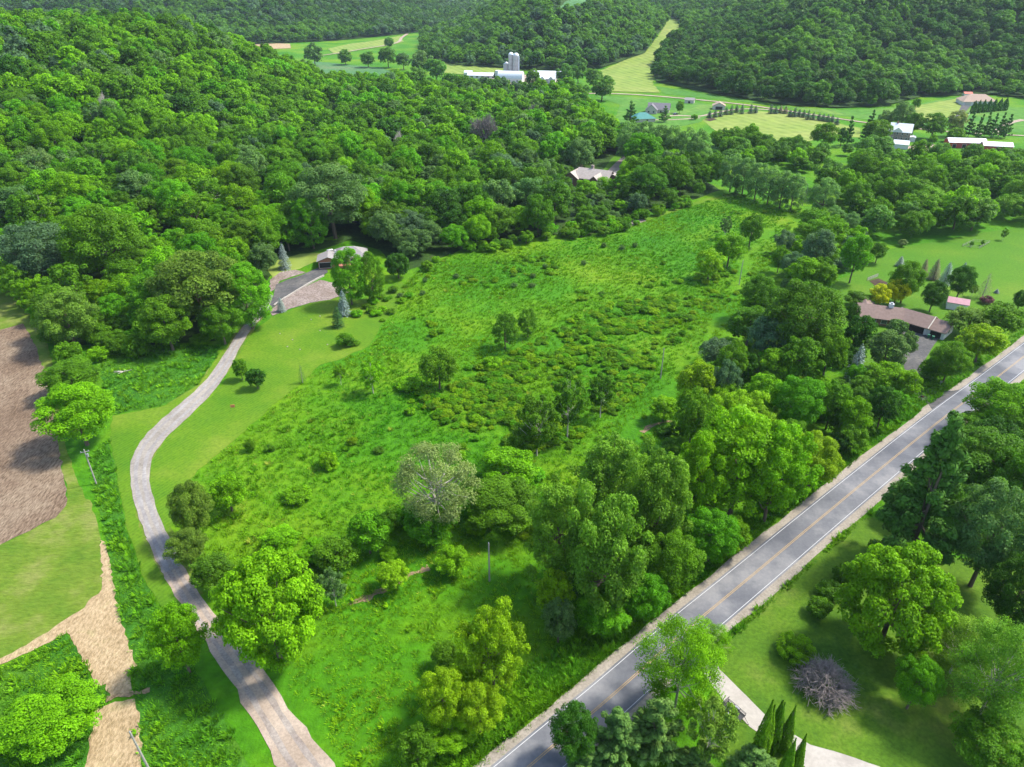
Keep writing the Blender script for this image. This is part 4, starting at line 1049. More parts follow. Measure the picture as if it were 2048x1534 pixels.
FARLIST = [
 (1700, 258, 26, 56, 'pine_far', 'pine', 'tall dark pine at the right end of the spruce row'), (1733, 260, 22, 50, 'pine_far', 'pine', 'dark pine left of the stone house'),
 (1745, 240, 26, 36, 'pine_far', 'pine', 'dark pine behind the green tree left of the stone house'),
 (1757, 262, 58, 46, 'mid', 'green', 'round green tree left of the stone house'), (1773, 236, 34, 32, 'small', 'greygreen', 'pale tree behind the round green tree at the stone house'),
 (1806, 230, 46, 50, 'mid', 'greygreen', 'tall silvery maple behind the stone house'), (1830, 246, 36, 42, 'mid', 'mid', 'dark tree right behind the stone house'),
 (1833, 207, 18, 22, 'small', 'green', 'small green tree at the wood edge above the stone house'), (1869, 250, 60, 46, 'mid', 'mid', 'broad dark tree in the yard right of the stone house'),
 (1914, 244, 40, 46, 'mid', 'silver', 'silvery tree right of the broad dark yard tree'), (1912, 268, 36, 26, 'small', 'green', 'green tree under the silvery tree'),
 (1867, 277, 17, 17, 'small', 'bright', 'small round bright tree on the yard grass'),
 (1066, 157, 32, 38, 'small', 'farm', 'round tree in front of the farm barns'), (1045, 176, 28, 32, 'small', 'farm', 'tree with visible trunk before the farm'),
 (1130, 146, 40, 36, 'small', 'farm', 'tree right of the white farmhouse'), (1157, 142, 36, 36, 'small', 'farm', 'second tree right of the white farmhouse'),
 (1188, 154, 38, 36, 'small', 'farm', 'tree at the edge of the valley hayfield'), (1128, 176, 46, 38, 'small', 'farm', 'pair of pale crowns by the far road'),
 (1168, 180, 26, 22, 'small', 'farm', 'low tree on the far road verge'), (994, 150, 15, 18, 'small', 'dark', 'small dark tree beside the silos'),
 (989, 172, 36, 32, 'small', 'farm', 'tree left of the farm barn'), (1205, 172, 50, 44, 'small', 'farm', 'large tree in front of the valley hayfield'),
 (1360, 212, 17, 22, 'small', 'green', 'small tree on the grass behind the grey roofed house'), (1330, 226, 24, 26, 'pine_far', 'pine', 'dark evergreen right of the grey roofed house'),
 (1262, 222, 36, 36, 'pine_far', 'pine', 'dark evergreen left of the grey roofed house'), (1389, 234, 16, 11, 'shrub', 'bright', 'round bright bush by the drive of the grey roofed house'),
 (627, 106, 38, 38, 'small', 'greygreen', 'large pale tree at the far field edge'), (690, 112, 32, 26, 'small', 'farm', 'tree left of the crop field hedgerow'),
 (735, 116, 32, 28, 'small', 'farm', 'second tree in the crop field hedgerow'), (775, 112, 40, 34, 'small', 'farm', 'third tree in the crop field hedgerow'),
 (806, 120, 30, 28, 'small', 'greygreen', 'fourth tree in the crop field hedgerow'), (843, 122, 48, 40, 'small', 'greygreen', 'pale tree at the right end of the crop field hedgerow'),
 (872, 136, 46, 40, 'small', 'farm', 'dark tree left of the small farm hayfield'), (835, 150, 40, 34, 'small', 'farm', 'tree at the right corner of the crop field'),
 (905, 165, 44, 42, 'small', 'farm', 'tree left of the farm sheds'), (778, 84, 22, 20, 'small', 'farm', 'lone tree beside the far farm track'),
 (1545, 290, 20, 26, 'small', 'mid', 'small tree on the lower edge of the far hayfield'), (1590, 290, 40, 40, 'mid', 'mid', 'tree at the lower right edge of the far hayfield'),
 (1650, 270, 56, 50, 'mid', 'green', 'round tree at the corner of the far hayfield'), (1685, 272, 24, 44, 'small', 'dark', 'upright dark tree right of the far hayfield corner'),
 (1750, 300, 80, 60, 'mid', 'farm', 'wide pale green tree in front of the stone house'),
]
for t in FARLIST:
    tree(*t)
for i, (x_, y_) in enumerate([(1465, 345), (1490, 352), (1515, 362), (1541, 370), (1566, 378), (1588, 384)]):
    tree(x_, y_, 56, 74, 'willow', 'willow', '%s willow from the left in the row at the end of the meadow' % ORD[i], 'willow', 'willow_tree', 'willows at the end of the meadow', var=.06)
for i, (x_, y_) in enumerate([(1258, 285), (1288, 283), (1318, 290), (1346, 292), (1374, 297), (1400, 300)]):
    tree(x_, y_, 58, 80, 'willow', 'willow', '%s willow from the left in the tall grove beside the wooded house drive' % ORD[i], 'willow', 'willow_tree', 'tall willows beside the wooded house drive', var=.06)
tree(1650, 392, 58, 74, 'willow', 'willow', 'single pale willow right of the willow row', 'willow', 'willow_tree')

# woods: fill polygons by rejection sampling
def fill(poly, spacing, avoid=(), seed=1, limit=4000000, y_grow=None):
    rng = np.random.default_rng(seed)
    xs_ = [p[0] for p in poly]; ys_ = [p[1] for p in poly]
    x0, x1, y0, y1 = min(xs_), max(xs_), min(ys_), max(ys_)
    cell = spacing
    X, Y = np.meshgrid(np.arange(x0, x1, cell), np.arange(y0, y1, cell * .9))
    X = X + (np.arange(X.shape[0]) % 2)[:, None] * cell * .5
    X = X.ravel() + rng.uniform(-.36, .36, X.size) * cell; Y = Y.ravel() + rng.uniform(-.36, .36, Y.size) * cell
    k = inside(poly, X, Y)
    for a in avoid: k &= ~inside(a, X, Y)
    X, Y = X[k], Y[k]
    o = rng.permutation(len(X))[:limit]
    return X[o], Y[o]

def project(x, y, z):
    dep = y * math.cos(R(30)) + (CAM_H - z) * .5
    up = (z - CAM_H) * math.cos(R(30)) + y * .5
    return CX + x / dep * F_PX, CY - up / dep * F_PX, dep

def free_of(X, Y, k=.75):
    if not PLANTED: return np.ones(len(X), bool)
    A = np.array(PLANTED)
    d = np.hypot(X[:, None] - A[None, :, 0], Y[:, None] - A[None, :, 1])
    return (d > A[None, :, 2] * k).all(1)

CLEAR_HOUSE = GP([(1130, 385), (1170, 345), (1222, 305), (1262, 310), (1270, 340), (1230, 375), (1200, 392)])
CLEAR_PAD = GP([(520, 600), (545, 540), (600, 500), (650, 480), (735, 478), (790, 560), (700, 600)])
WORD = dict(dark='dark green', mid='deep green', green='green', vivid='vivid green', bright='bright yellow green', olive='dull olive', bluegrey='blue grey', greygreen='grey green', cottonwood='pale green', yellowgreen='yellow green', farm='soft green')
def wood_tint(x, y):
    v = float(vnoise(x, y, 38, 9)) * .75 + .25 * random.random()
    lst = ['dark', 'mid', 'mid', 'bluegrey', 'green'] if v < .36 else (['mid', 'green', 'vivid', 'greygreen', 'bright'] if v < .58 else ['green', 'bright', 'vivid', 'green', 'bright'])
    return random.choice(lst)
FRONT_LOW = GP([(1120, 380), (1240, 378), (1262, 405), (1250, 450), (1120, 475)])
CAND = []   # trees of the woods and belts: the ones that show largest stand alone, the rest form the wooded mass
X, Y = fill(FOREST_LEFT, 9.0, [CLEAR_HOUSE, CLEAR_PAD], 5)
k = free_of(X, Y, .6); X, Y = X[k], Y[k]
Z = H(X, Y)
px, py, dep = project(X, Y, Z + 10)
vis = (px > -140) & (px < 2190) & (Y > 150)
for x_, y_, z_ in zip(X[vis], Y[vis], Z[vis]):
    rad = 3.8 + 5.6 * random.random() ** 1.3
    edge = float(edge_dist(FOREST_LEFT, np.array([x_]), np.array([y_]))[0])
    if edge < 9: rad *= .78
    ht = min(21, rad * random.uniform(1.7, 2.7))
    if inside(FRONT_LOW, np.array([x_]), np.array([y_]))[0]: ht *= .5; rad *= .7
    kd = random.choices(['mid', 'broad', 'poplar_mid', 'thin'], [6, 3, 2, 1])[0]
    tn = wood_tint(x_, y_)
    CAND.append(dict(kind=kd, x=x_, y=y_, z=z_, rad=rad, ht=ht, tint=tn, label='%s tree in the front of the dense woods on the left hillside' % WORD[tn], name='woodland_tree', group='trees in the front of the left hillside woods', mass='hill'))

# smaller hedgerow and thicket fills
def thicket(poly, spacing, hr, kinds, tints, label, group, seed, k_free=.8, rr=(2.4, 4.2), cat='tree', name='tree'):
    X, Y = fill(poly, spacing, (), seed)
    k = free_of(X, Y, k_free); X, Y = X[k], Y[k]
    Z = H(X, Y)
    px, py, dep = project(X, Y, Z + 4)
    k = (px > -80) & (px < 2130) & (py < 1600)
    for x_, y_, z_ in zip(X[k], Y[k], Z[k]):
        rad = random.uniform(*rr); tn = random.choice(tints)
        d_ = dict(kind=random.choice(kinds), x=x_, y=y_, z=z_, rad=rad, ht=rad * random.uniform(*hr), tint=tn, label='%s %s' % (WORD[tn], label), name=name, group=group, mass='belt')
        if cat == 'tree': CAND.append(d_)
        else: place(d_['kind'], x_, y_, z_, rad, d_['ht'], tn, d_['label'], cat, name, group, var=.2)
    return int(k.sum())
N_TH = 0
N_TH += thicket(GP([(1520, 620), (1640, 660), (1700, 700), (1740, 770), (1830, 800), (1835, 815), (1740, 880), (1640, 955), (1560, 1030), (1480, 1100), (1400, 1165), (1300, 1235), (1180, 1265), (1110, 1200), (1100, 1100), (1180, 1000), (1310, 900), (1420, 840), (1400, 780), (1470, 680)]), 7.5, (1.5, 2.4), ['mid', 'mid', 'shrub', 'poplar_mid'], ['green', 'mid', 'bright', 'vivid', 'dark'], 'leafy understorey tree filling the thicket between meadow and road', 'understorey trees of the roadside thicket', 21, .62)
N_TH += thicket(GP([(1570, 500), (1640, 450), (1700, 440), (1740, 500), (1720, 545), (1670, 590), (1640, 625), (1580, 600), (1560, 560)]), 8, (1.6, 2.3), ['mid', 'small'], ['green', 'mid', 'bright', 'bluegrey'], 'leafy tree filling the meadow corner group', 'filler trees of the meadow corner group', 22, .7, (2.6, 4.4))
N_TH += thicket(GP([(1620, 400), (1700, 432), (1760, 492), (1830, 488), (1900, 474), (1960, 462), (2060, 448), (2250, 430), (2250, 342), (2000, 348), (1900, 340), (1820, 335), (1760, 340), (1690, 345), (1660, 370)]), 11.5, (1.9, 2.6), ['mid', 'mid', 'poplar_mid', 'small'], ['green', 'bright', 'farm', 'mid', 'green', 'cottonwood', 'bright'], 'broadleaf tree in the woodlot behind the ranch lawn', 'trees of the woodlot behind the ranch lawn', 23, .7, (5.2, 8.0))
N_TH += thicket(GP([(1440, 345), (1440, 310), (1420, 290), (1500, 285), (1560, 305), (1620, 310), (1650, 320), (1640, 350), (1600, 345), (1540, 330)]), 9.5, (1.7, 2.4), ['mid', 'small'], ['mid', 'green', 'farm', 'bright'], 'broadleaf tree in the belt between the willow row and the far hayfield', 'trees between the willow row and the far hayfield', 24, .7, (4.2, 6))
N_TH += thicket(GP([(1690, 310), (1740, 306), (1800, 318), (1850, 318), (1950, 322), (2060, 322), (2250, 322), (2250, 340), (2000, 344), (1850, 330), (1700, 340)]), 9.5, (1.7, 2.3), ['mid', 'small'], ['mid', 'green', 'bright', 'farm'], 'broadleaf tree below the red barn and the stone house', 'trees below the red barn', 25, .8, (3, 4.4))
N_TH += thicket(GP([(1760, 1040), (1880, 1060), (1980, 1080), (2200, 1100), (2300, 900), (2150, 780), (2020, 880), (1930, 960), (1840, 1010)]), 10, (1.9, 2.4), ['broad', 'mid'], ['mid', 'dark', 'green'], 'shaded leafy tree behind the pine and oak on the right', 'shaded trees behind the pine and oak', 26, .7, (4.2, 6.2))
N_TH += thicket(GP([(560, 1120), (640, 1090), (760, 1040), (860, 1050), (980, 1010), (1070, 930), (1100, 960), (1060, 1040), (960, 1075), (860, 1095), (760, 1125), (640, 1180), (600, 1190)]), 4.6, (1.0, 1.8), ['shrub', 'mid', 'shrub'], ['green', 'vivid', 'mid', 'bright'], 'tangled shrub in the creek hedgerow across the lower meadow', 'shrubs of the creek hedgerow', 27, .7, (1.6, 3.0), 'shrub', 'shrub')
N_TH += thicket(GP([(70, 610), (95, 690), (110, 740), (190, 730), (300, 715), (430, 690), (480, 640), (440, 640), (300, 640), (150, 600)]), 6.5, (1.1, 1.7), ['shrub', 'mid'], ['green', 'vivid', 'bright', 'mid'], 'low leafy tree along the lower edge of the hillside woods', 'low trees along the lower edge of the woods', 28, .7, (2.8, 4.6))
N_TH += thicket(GP([(830, 560), (900, 512), (1010, 500), (1100, 482), (1230, 470), (1300, 440), (1390, 412), (1380, 400), (1230, 446), (1090, 468), (1010, 488), (920, 498), (850, 530)]), 5, (1.1, 1.8), ['shrub', 'small'], ['green', 'bright', 'vivid', 'mid'], 'shrub along the wood edge above the meadow', 'shrubs along the wood edge above the meadow', 29, .7, (1.8, 3.4), 'shrub', 'shrub')
# low scrub in the meadow
def scrub(poly, spacing, rr, tints, label, group, seed):
    X, Y = fill(poly, spacing, (), seed)
    for x_, y_ in zip(X, Y):
        if random.random() < .2 or vnoise(x_, y_, 9, seed) < .42: continue
        rad = random.uniform(*rr)
        place('shrub', x_, y_, H1(x_, y_), rad, rad * random.uniform(.7, 1.2), random.choice(tints), label, 'shrub', 'shrub', group, var=.2)
scrub(GP([(1180, 620), (1300, 600), (1400, 605), (1380, 640), (1300, 665), (1230, 690), (1160, 700), (1100, 690), (1080, 660)]), 4.2, (1.0, 2.2), ['bright', 'yellowgreen', 'green'], 'low bright shrub in the upper scrub patch of the meadow', 'scrub in the upper meadow', 31)
scrub(GP([(1080, 700), (1200, 690), (1330, 680), (1300, 740), (1240, 790), (1180, 760), (1100, 750)]), 4.5, (1.0, 2.0), ['bright', 'yellowgreen', 'green'], 'low bright shrub in the middle scrub patch of the meadow', 'scrub in the middle meadow', 32)
scrub(GP([(820, 800), (900, 790), (1000, 820), (1060, 830), (1050, 860), (960, 860), (880, 850), (830, 830)]), 3.6, (.8, 1.7), ['bright', 'yellowgreen', 'green'], 'low shrub in the scrub patch left of the airy poplars', 'scrub left of the airy poplars', 33)
scrub(GP([(1330, 545), (1400, 540), (1470, 530), (1440, 565), (1360, 575)]), 4.5, (1.0, 2.0), ['bright', 'yellowgreen'], 'low bright shrub below the round meadow tree', 'scrub below the round meadow tree', 34)
scrub(GP([(690, 640), (740, 600), (820, 565), (830, 590), (760, 650), (710, 690), (680, 700)]), 4.5, (1.0, 2.2), ['green', 'vivid', 'bright'], 'young shrub along the lawn border of the meadow', 'shrubs along the lawn border of the meadow', 35)
for i, (x_, y_, w_) in enumerate([(912, 552, 14), (1028, 570, 16), (1064, 570, 16), (1066, 551, 14), (1168, 525, 14), (1244, 495, 14), (1090, 532, 12), (1208, 490, 12), (1270, 490, 12), (800, 590, 14), (845, 585, 12), (850, 560, 12)]):
    tree(x_, y_, w_, 10, 'shrub', 'greygreen', 'small grey green shrub dotted in the upper meadow', 'shrub', 'shrub', 'grey shrubs dotted in the upper meadow')
for i, (x_, y_, w_, h_, t_) in enumerate([(500, 890, 26, 26, 'green'), (540, 895, 24, 18, 'green'), (655, 920, 40, 36, 'bright'), (757, 900, 26, 16, 'mid'), (818, 768, 56, 20, 'bright'), (660, 930, 36, 24, 'bright'), (595, 990, 60, 26, 'bright'), (690, 680, 40, 30, 'green'), (985, 725, 40, 26, 'bright'), (1330, 860, 40, 26, 'dark')]):
    tree(x_, y_, w_, h_, 'shrub', t_, '%s shrub from the left among those scattered in the open meadow' % ORD[i], 'shrub', 'shrub', 'shrubs scattered in the open meadow')

n_tree = sum(1 for o in COL.objects if o.get('category') == 'tree')
def app(c):
    qx, qy, qd = project(c['x'], c['y'], c['z'] + c['ht'] * .6)
    return c['rad'] / qd * (1 if -20 < qx < 2068 and qy < 1560 else .2)
CAND.sort(key=app, reverse=True)
N_SOLO = max(120, 330 - n_tree)
for c in CAND[:N_SOLO]:
    place(c['kind'], c['x'], c['y'], c['z'], c['rad'], c['ht'], c['tint'], c['label'], 'tree', c['name'], c['group'], var=.2)
MASS = CAND[N_SOLO:]
print('TREES', n_tree, 'solo', N_SOLO, 'mass', len(MASS))
# ------------------------------------------------------------------ far woods: one mass
def instancer(name, P, Rz, Sc, Ti, Idx, objs, label, cat=None):
    me = bpy.data.meshes.new(name)
    n = len(P)
    me.vertices.add(n); me.vertices.foreach_set('co', np.asarray(P, np.float32).ravel())
    for nm, ty, arr in (('rot', 'FLOAT_VECTOR', np.column_stack([np.zeros(n), np.zeros(n), Rz])), ('scl', 'FLOAT_VECTOR', Sc), ('tint', 'FLOAT_COLOR', np.column_stack([Ti, np.ones(n)]))):
        a_ = me.attributes.new(nm, ty, 'POINT')
        a_.data.foreach_set('color' if ty == 'FLOAT_COLOR' else 'vector', np.asarray(arr, np.float32).ravel())
    a_ = me.attributes.new('idx', 'INT', 'POINT'); a_.data.foreach_set('value', np.asarray(Idx, np.int32))
    o = link(bpy.data.objects.new(name, me))
    pc = bpy.data.collections.new(name + '_kinds')
    for ob in objs: pc.objects.link(ob)
    ng = bpy.data.node_groups.new(name, 'GeometryNodeTree')
    ng.interface.new_socket('Geometry', in_out='INPUT', socket_type='NodeSocketGeometry')
    ng.interface.new_socket('Geometry', in_out='OUTPUT', socket_type='NodeSocketGeometry')
    gi = ng.nodes.new('NodeGroupInput'); go = ng.nodes.new('NodeGroupOutput')
    ci = ng.nodes.new('GeometryNodeCollectionInfo'); ci.inputs['Collection'].default_value = pc
    ci.inputs['Separate Children'].default_value = True; ci.inputs['Reset Children'].default_value = True
    ip = ng.nodes.new('GeometryNodeInstanceOnPoints'); ip.inputs['Pick Instance'].default_value = True
    def attr(nm, ty):
        q = ng.nodes.new('GeometryNodeInputNamedAttribute'); q.data_type = ty; q.inputs[0].default_value = nm
        return q.outputs[0]
    e2r = ng.nodes.new('FunctionNodeEulerToRotation')
    L = ng.links.new
    L(gi.outputs[0], ip.inputs['Points']); L(ci.outputs[0], ip.inputs['Instance'])
    L(attr('idx', 'INT'), ip.inputs['Instance Index'])
    L(attr('rot', 'FLOAT_VECTOR'), e2r.inputs[0]); L(e2r.outputs[0], ip.inputs['Rotation'])
    L(attr('scl', 'FLOAT_VECTOR'), ip.inputs['Scale'])
    L(ip.outputs[0], go.inputs[0])
    md = o.modifiers.new('scatter', 'NODES'); md.node_group = ng
    tag(o, label, cat, kind='stuff')
    return o

def far_proto(name, n, L, W, nc, h0=2.0, trunk=True):
    b = h0 * .43; zc = h0 * .57
    cl = crown_pts(nc, b, zc, rr=(.3, .48), rough=.2)
    v, r = clump_leaves(cl, n, L, W, up=.5, shell=.6)
    v[:, 2] /= h0
    me = mesh_np(name, v, quads=np.arange(len(v)).reshape(-1, 4), mat=M['leaf_inst'], rnd=r)
    return bpy.data.objects.new(name, me)
farp = [far_proto('a_tree_kind_%d' % i, 1500, .19, .15, 20) for i in range(4)] + [far_proto('b_tree_kind_%d' % i, 620, .29, .23, 13) for i in range(4)]
def tint_arr(names): return np.array([TINT[n] for n in names])

P, Rz, Sc, Ti, Ix = [], [], [], [], []
def add_far(x, y, z, rad, ht, tint, idx):
    k = random.uniform(.82, 1.18)
    P.append((x, y, z)); Rz.append(random.uniform(0, 6.28)); Sc.append((rad, rad, ht)); Ti.append([c * k for c in TINT[tint]]); Ix.append(idx)
def inst_of(kind, nm):
    out = []
    for q, (tm, cm) in enumerate(PROTO[kind]['v']):
        me = cm.copy(); me.materials[0] = M['leaf_inst']; me.name = nm
        out.append(bpy.data.objects.new('%s_kind_%d' % (nm, q), me))
    return out
midp = inst_of('mid', 'a_mid') + inst_of('poplar_mid', 'b_poplar') + inst_of('small', 'c_small') + inst_of('shrub', 'd_shrub') + inst_of('thin', 'e_thin')
IDX = {'mid': (0, 5), 'broad': (0, 5), 'thin': (16, 3), 'poplar_mid': (5, 3), 'small': (8, 5), 'shrub': (13, 3)}
for ms, nm, lb in (('hill', 'hillside_woodland', 'dense mixed woods covering the upper part of the left hillside'), ('belt', 'background_woodland', 'smaller trees filling the woodlot, thickets and belts behind the larger trees')):
    P, Rz, Sc, Ti, Ix = [], [], [], [], []
    for c in MASS:
        if c['mass'] != ms: continue
        a_, b_ = IDX[c['kind']]
        if ms == 'hill' and c['y'] > 430: a_, b_ = IDX['small']
        add_far(c['x'], c['y'], c['z'], c['rad'], c['ht'], c['tint'], a_ + random.randrange(b_))
    pp = midp if ms == 'hill' else [bpy.data.objects.new(o.name + '_belt', o.data) for o in midp]
    instancer(nm, P, Rz, np.array(Sc), np.array(Ti), Ix, pp, lb, 'woods')
    print(nm, len(P))
P, Rz, Sc, Ti, Ix = [], [], [], [], []
CLEAR_FIELD = GP([(1105, 34), (1125, 2), (1210, -8), (1210, 12), (1165, 26)])
VAL_HAY = GP([(1200, 142), (1250, 120), (1292, 104), (1325, 60), (1338, 40), (1352, 38), (1366, 60), (1330, 95), (1310, 140), (1306, 170), (1240, 184), (1190, 180)])
VAL1 = GP([(650, 100), (700, 88), (760, 80), (800, 68), (812, 68), (808, 84), (775, 96), (720, 106), (660, 116)])
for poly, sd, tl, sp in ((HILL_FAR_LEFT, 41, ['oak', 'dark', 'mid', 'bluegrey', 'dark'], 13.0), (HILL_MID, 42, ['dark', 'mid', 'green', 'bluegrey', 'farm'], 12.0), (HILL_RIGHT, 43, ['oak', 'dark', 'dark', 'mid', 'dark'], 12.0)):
    A_, B_ = fill(poly, sp, [CLEAR_FIELD, VAL_HAY, VAL1], sd)
    C_ = H(A_, B_)
    qx, qy, qd = project(A_, B_, C_ + 10)
    kk = (qx > -260) & (qx < 2300) & (qy > -90) & (B_ < 3300)
    # thin out what lies far behind
    kk &= (RNG.random(len(A_)) < np.clip(1500 / np.maximum(B_, 1), .3, 1) ** 1.3)
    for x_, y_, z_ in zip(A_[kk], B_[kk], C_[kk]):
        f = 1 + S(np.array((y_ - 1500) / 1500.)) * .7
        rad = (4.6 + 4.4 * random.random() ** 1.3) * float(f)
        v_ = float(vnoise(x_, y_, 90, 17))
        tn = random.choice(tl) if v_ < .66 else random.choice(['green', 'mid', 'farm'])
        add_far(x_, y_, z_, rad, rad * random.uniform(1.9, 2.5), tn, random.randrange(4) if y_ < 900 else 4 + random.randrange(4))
farp2 = [bpy.data.objects.new(o.name + '_far', o.data) for o in farp]
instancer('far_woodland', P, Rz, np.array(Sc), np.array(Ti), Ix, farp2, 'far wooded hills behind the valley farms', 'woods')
print('far', len(P))

# ------------------------------------------------------------------ grass tufts (uncountable)
def tuft(name, blades, w, h, spread):
    V, Rn = [], []
    for _ in range(blades):
        a = random.uniform(0, 6.28); r = spread * math.sqrt(random.random())
        c = Vector((r * math.cos(a), r * math.sin(a), 0)); d = Vector((math.cos(a + .5), math.sin(a + .5), 0)) * random.uniform(.5, 1.6)
        s = Vector((-math.sin(a), math.cos(a), 0)) * w * random.uniform(.6, 1.3)
        hh = h * random.uniform(.5, 1.2)
        V += [c - s, c + s, c + s * .6 + d * hh * .6 + Vector((0, 0, hh)), c - s * .6 + d * hh * .6 + Vector((0, 0, hh * .92))]
        Rn.append(random.random())
    me = mesh_np(name, np.array([tuple(v) for v in V]), quads=np.arange(len(V)).reshape(-1, 4), mat=M['grass_inst'], rnd=Rn)
    return bpy.data.objects.new(name, me)
tufts = [tuft('grass_tuft_%d' % i, 16, .06, .42, .5) for i in range(3)] + [tuft('weed_tuft_%d' % i, 30, .10, .75, .65) for i in range(2)]
MEADOW = GP([(1600, 420), (1470, 385), (1400, 402), (1300, 432), (1180, 476), (1010, 498), (900, 512), (830, 545), (800, 580), (765, 655), (742, 695), (690, 718), (640, 733), (560, 803), (480, 873), (400, 943), (370, 990), (352, 1050), (430, 1160), (480, 1280), (560, 1350), (640, 1440), (700, 1540), (960, 1540), (1180, 1355), (1320, 1235), (1280, 1190), (1100, 1200), (1080, 1080), (1200, 960), (1330, 880), (1400, 720), (1500, 600), (1560, 500)])
xs_, ys_ = zip(*MEADOW)
n = 110000
A_ = RNG.uniform(min(xs_), max(xs_), n); B_ = RNG.uniform(min(ys_), max(ys_), n)
k = inside(MEADOW, A_, B_)
A_, B_ = A_[k], B_[k]
_lane = GP([(1600, 425), (1560, 447), (1515, 480), (1490, 520), (1480, 570), (1440, 640), (1380, 720), (1330, 790), (1270, 860), (1200, 960)]); _path = GP([(1236, 456), (1290, 440), (1350, 420), (1420, 398), (1460, 392)])
k = (edge_dist(_lane, A_, B_, False) > -1 + vnoise(A_, B_, 6, 5) * 6) & (edge_dist(_path, A_, B_, False) > 1.6)
A_, B_ = A_[k], B_[k]
p1 = vnoise(A_, B_, 14, 2) * .6 + vnoise(A_, B_, 5, 4) * .4
keep = RNG.random(len(A_)) < np.clip(.25 + p1 * 1.0, 0, 1)
A_, B_, p1 = A_[keep], B_[keep], p1[keep]
big = vnoise(A_, B_, 32, 8)
c0 = np.array((.042, .20, .003)); c1 = np.array((.13, .285, .005)); c2 = np.array((.2, .28, .03))
f = np.clip((big * .65 + p1 * .5 - .3) * 1.7, 0, 1)[:, None]
ti = c0 * (1 - f) + c1 * f
yl = (RNG.random(len(A_)) < .03)[:, None]
ti = np.where(yl, c2, ti) * RNG.uniform(.7, 1.3, (len(A_), 1))
weed = (RNG.random(len(A_)) < .07) & (p1 > .5)
sc = RNG.uniform(.5, 1.15, len(A_))
instancer('meadow_grass', np.column_stack([A_, B_, H(A_, B_)]), RNG.uniform(0, 6.28, len(A_)), np.column_stack([sc, sc, sc * RNG.uniform(.6, 1.2, len(A_))]), ti, np.where(weed, 3 + RNG.integers(0, 2, len(A_)), RNG.integers(0, 3, len(A_))), tufts, 'tall unmown grass and weeds filling the open meadow', 'grass')
# irregular low brush that grows through the grass
BRUSH = GP([(1410, 590), (1420, 620), (1340, 700), (1300, 760), (1230, 830), (1100, 900), (1040, 905), (960, 880), (830, 860), (800, 810), (840, 760), (930, 740), (1000, 720), (1060, 690), (1150, 640), (1250, 600)])
n = 9000
xs_, ys_ = zip(*BRUSH)
a_ = RNG.uniform(min(xs_), max(xs_), n); b_ = RNG.uniform(min(ys_), max(ys_), n)
q_ = vnoise(a_, b_, 11, 21) * .55 + vnoise(a_, b_, 4.5, 22) * .45
k = inside(BRUSH, a_, b_) & (q_ > .53)
a2_ = RNG.uniform(-40, 150, 6000); b2_ = RNG.uniform(95, 400, 6000)
k2 = inside(MEADOW, a2_, b2_) & (vnoise(a2_, b2_, 13, 31) * .6 + vnoise(a2_, b2_, 4, 32) * .4 > .70)
a_ = np.concatenate([a_[k], a2_[k2]]); b_ = np.concatenate([b_[k], b2_[k2]]); m_ = len(a_)
sh_ = inst_of('shrub', 'brush')
rr_ = RNG.uniform(.5, 1.5, m_)
pick = RNG.integers(0, 4, m_)
tb = np.array([TINT['bright'], TINT['green'], TINT['yellowgreen'], TINT['vivid']])[pick] * RNG.uniform(.7, 1.15, (m_, 1))
instancer('meadow_brush', np.column_stack([a_, b_, H(a_, b_)]), RNG.uniform(0, 6.28, m_), np.column_stack([rr_, rr_, rr_ * RNG.uniform(.6, 1.2, m_)]), tb, RNG.integers(0, 3, m_), sh_, 'low tangled brush growing in irregular patches through the meadow', 'brush')
print('BRUSH', m_)
tufts2 = [bpy.data.objects.new(o.name + '_verge', o.data) for o in tufts]
V1 = []
for poly, dens in ((GP([(178, 915), (215, 880), (232, 960), (252, 1060), (285, 1160), (330, 1240), (385, 1330), (430, 1420), (500, 1534), (540, 1600), (290, 1600), (284, 1534), (270, 1398), (258, 1340), (275, 1332), (242, 1240), (226, 1160), (212, 1080), (195, 1000)]), 2.2),
                   (GP([(-60, 1370), (0, 1337), (60, 1308), (134, 1268), (172, 1332), (190, 1378), (213, 1370), (222, 1398), (192, 1418), (184, 1465), (170, 1534), (150, 1600), (-60, 1600)]), 2.0),
                   (GP([(190, 700), (330, 690), (440, 690), (430, 720), (395, 770), (330, 810), (225, 830), (205, 760)]), 1.2)):
    x0, x1 = min(p[0] for p in poly), max(p[0] for p in poly); y0, y1 = min(p[1] for p in poly), max(p[1] for p in poly)
    m_ = int((x1 - x0) * (y1 - y0) * dens)
    a_ = RNG.uniform(x0, x1, m_); b_ = RNG.uniform(y0, y1, m_); k = inside(poly, a_, b_)
    V1.append(np.column_stack([a_[k], b_[k]]))
# verge along the road
P_ = np.array(ROAD); T_ = np.gradient(P_, axis=0); T_ /= np.linalg.norm(T_, axis=1)[:, None]; N_ = np.stack([T_[:, 1], -T_[:, 0]], 1)
m_ = 9000
s_ = RNG.uniform(0, len(P_) - 1.001, m_); i_ = s_.astype(int); fr = (s_ - i_)[:, None]
q = P_[i_] * (1 - fr) + P_[i_ + 1] * fr; nn = N_[i_]
o_ = np.where(RNG.random(m_) < .93, -2.3 - RNG.random(m_) ** 1.3 * 7, 9.0 + RNG.random(m_) ** 2 * .5)[:, None]
V1.append(q + nn * o_)
V1 = np.concatenate(V1)
g_ = vnoise(V1[:, 0], V1[:, 1], 6, 3)[:, None]
ti = (np.array((.055, .22, .010)) * (1 - g_) + np.array((.12, .29, .006)) * g_) * RNG.uniform(.7, 1.3, (len(V1), 1))
sc = RNG.uniform(.6, 1.2, len(V1))
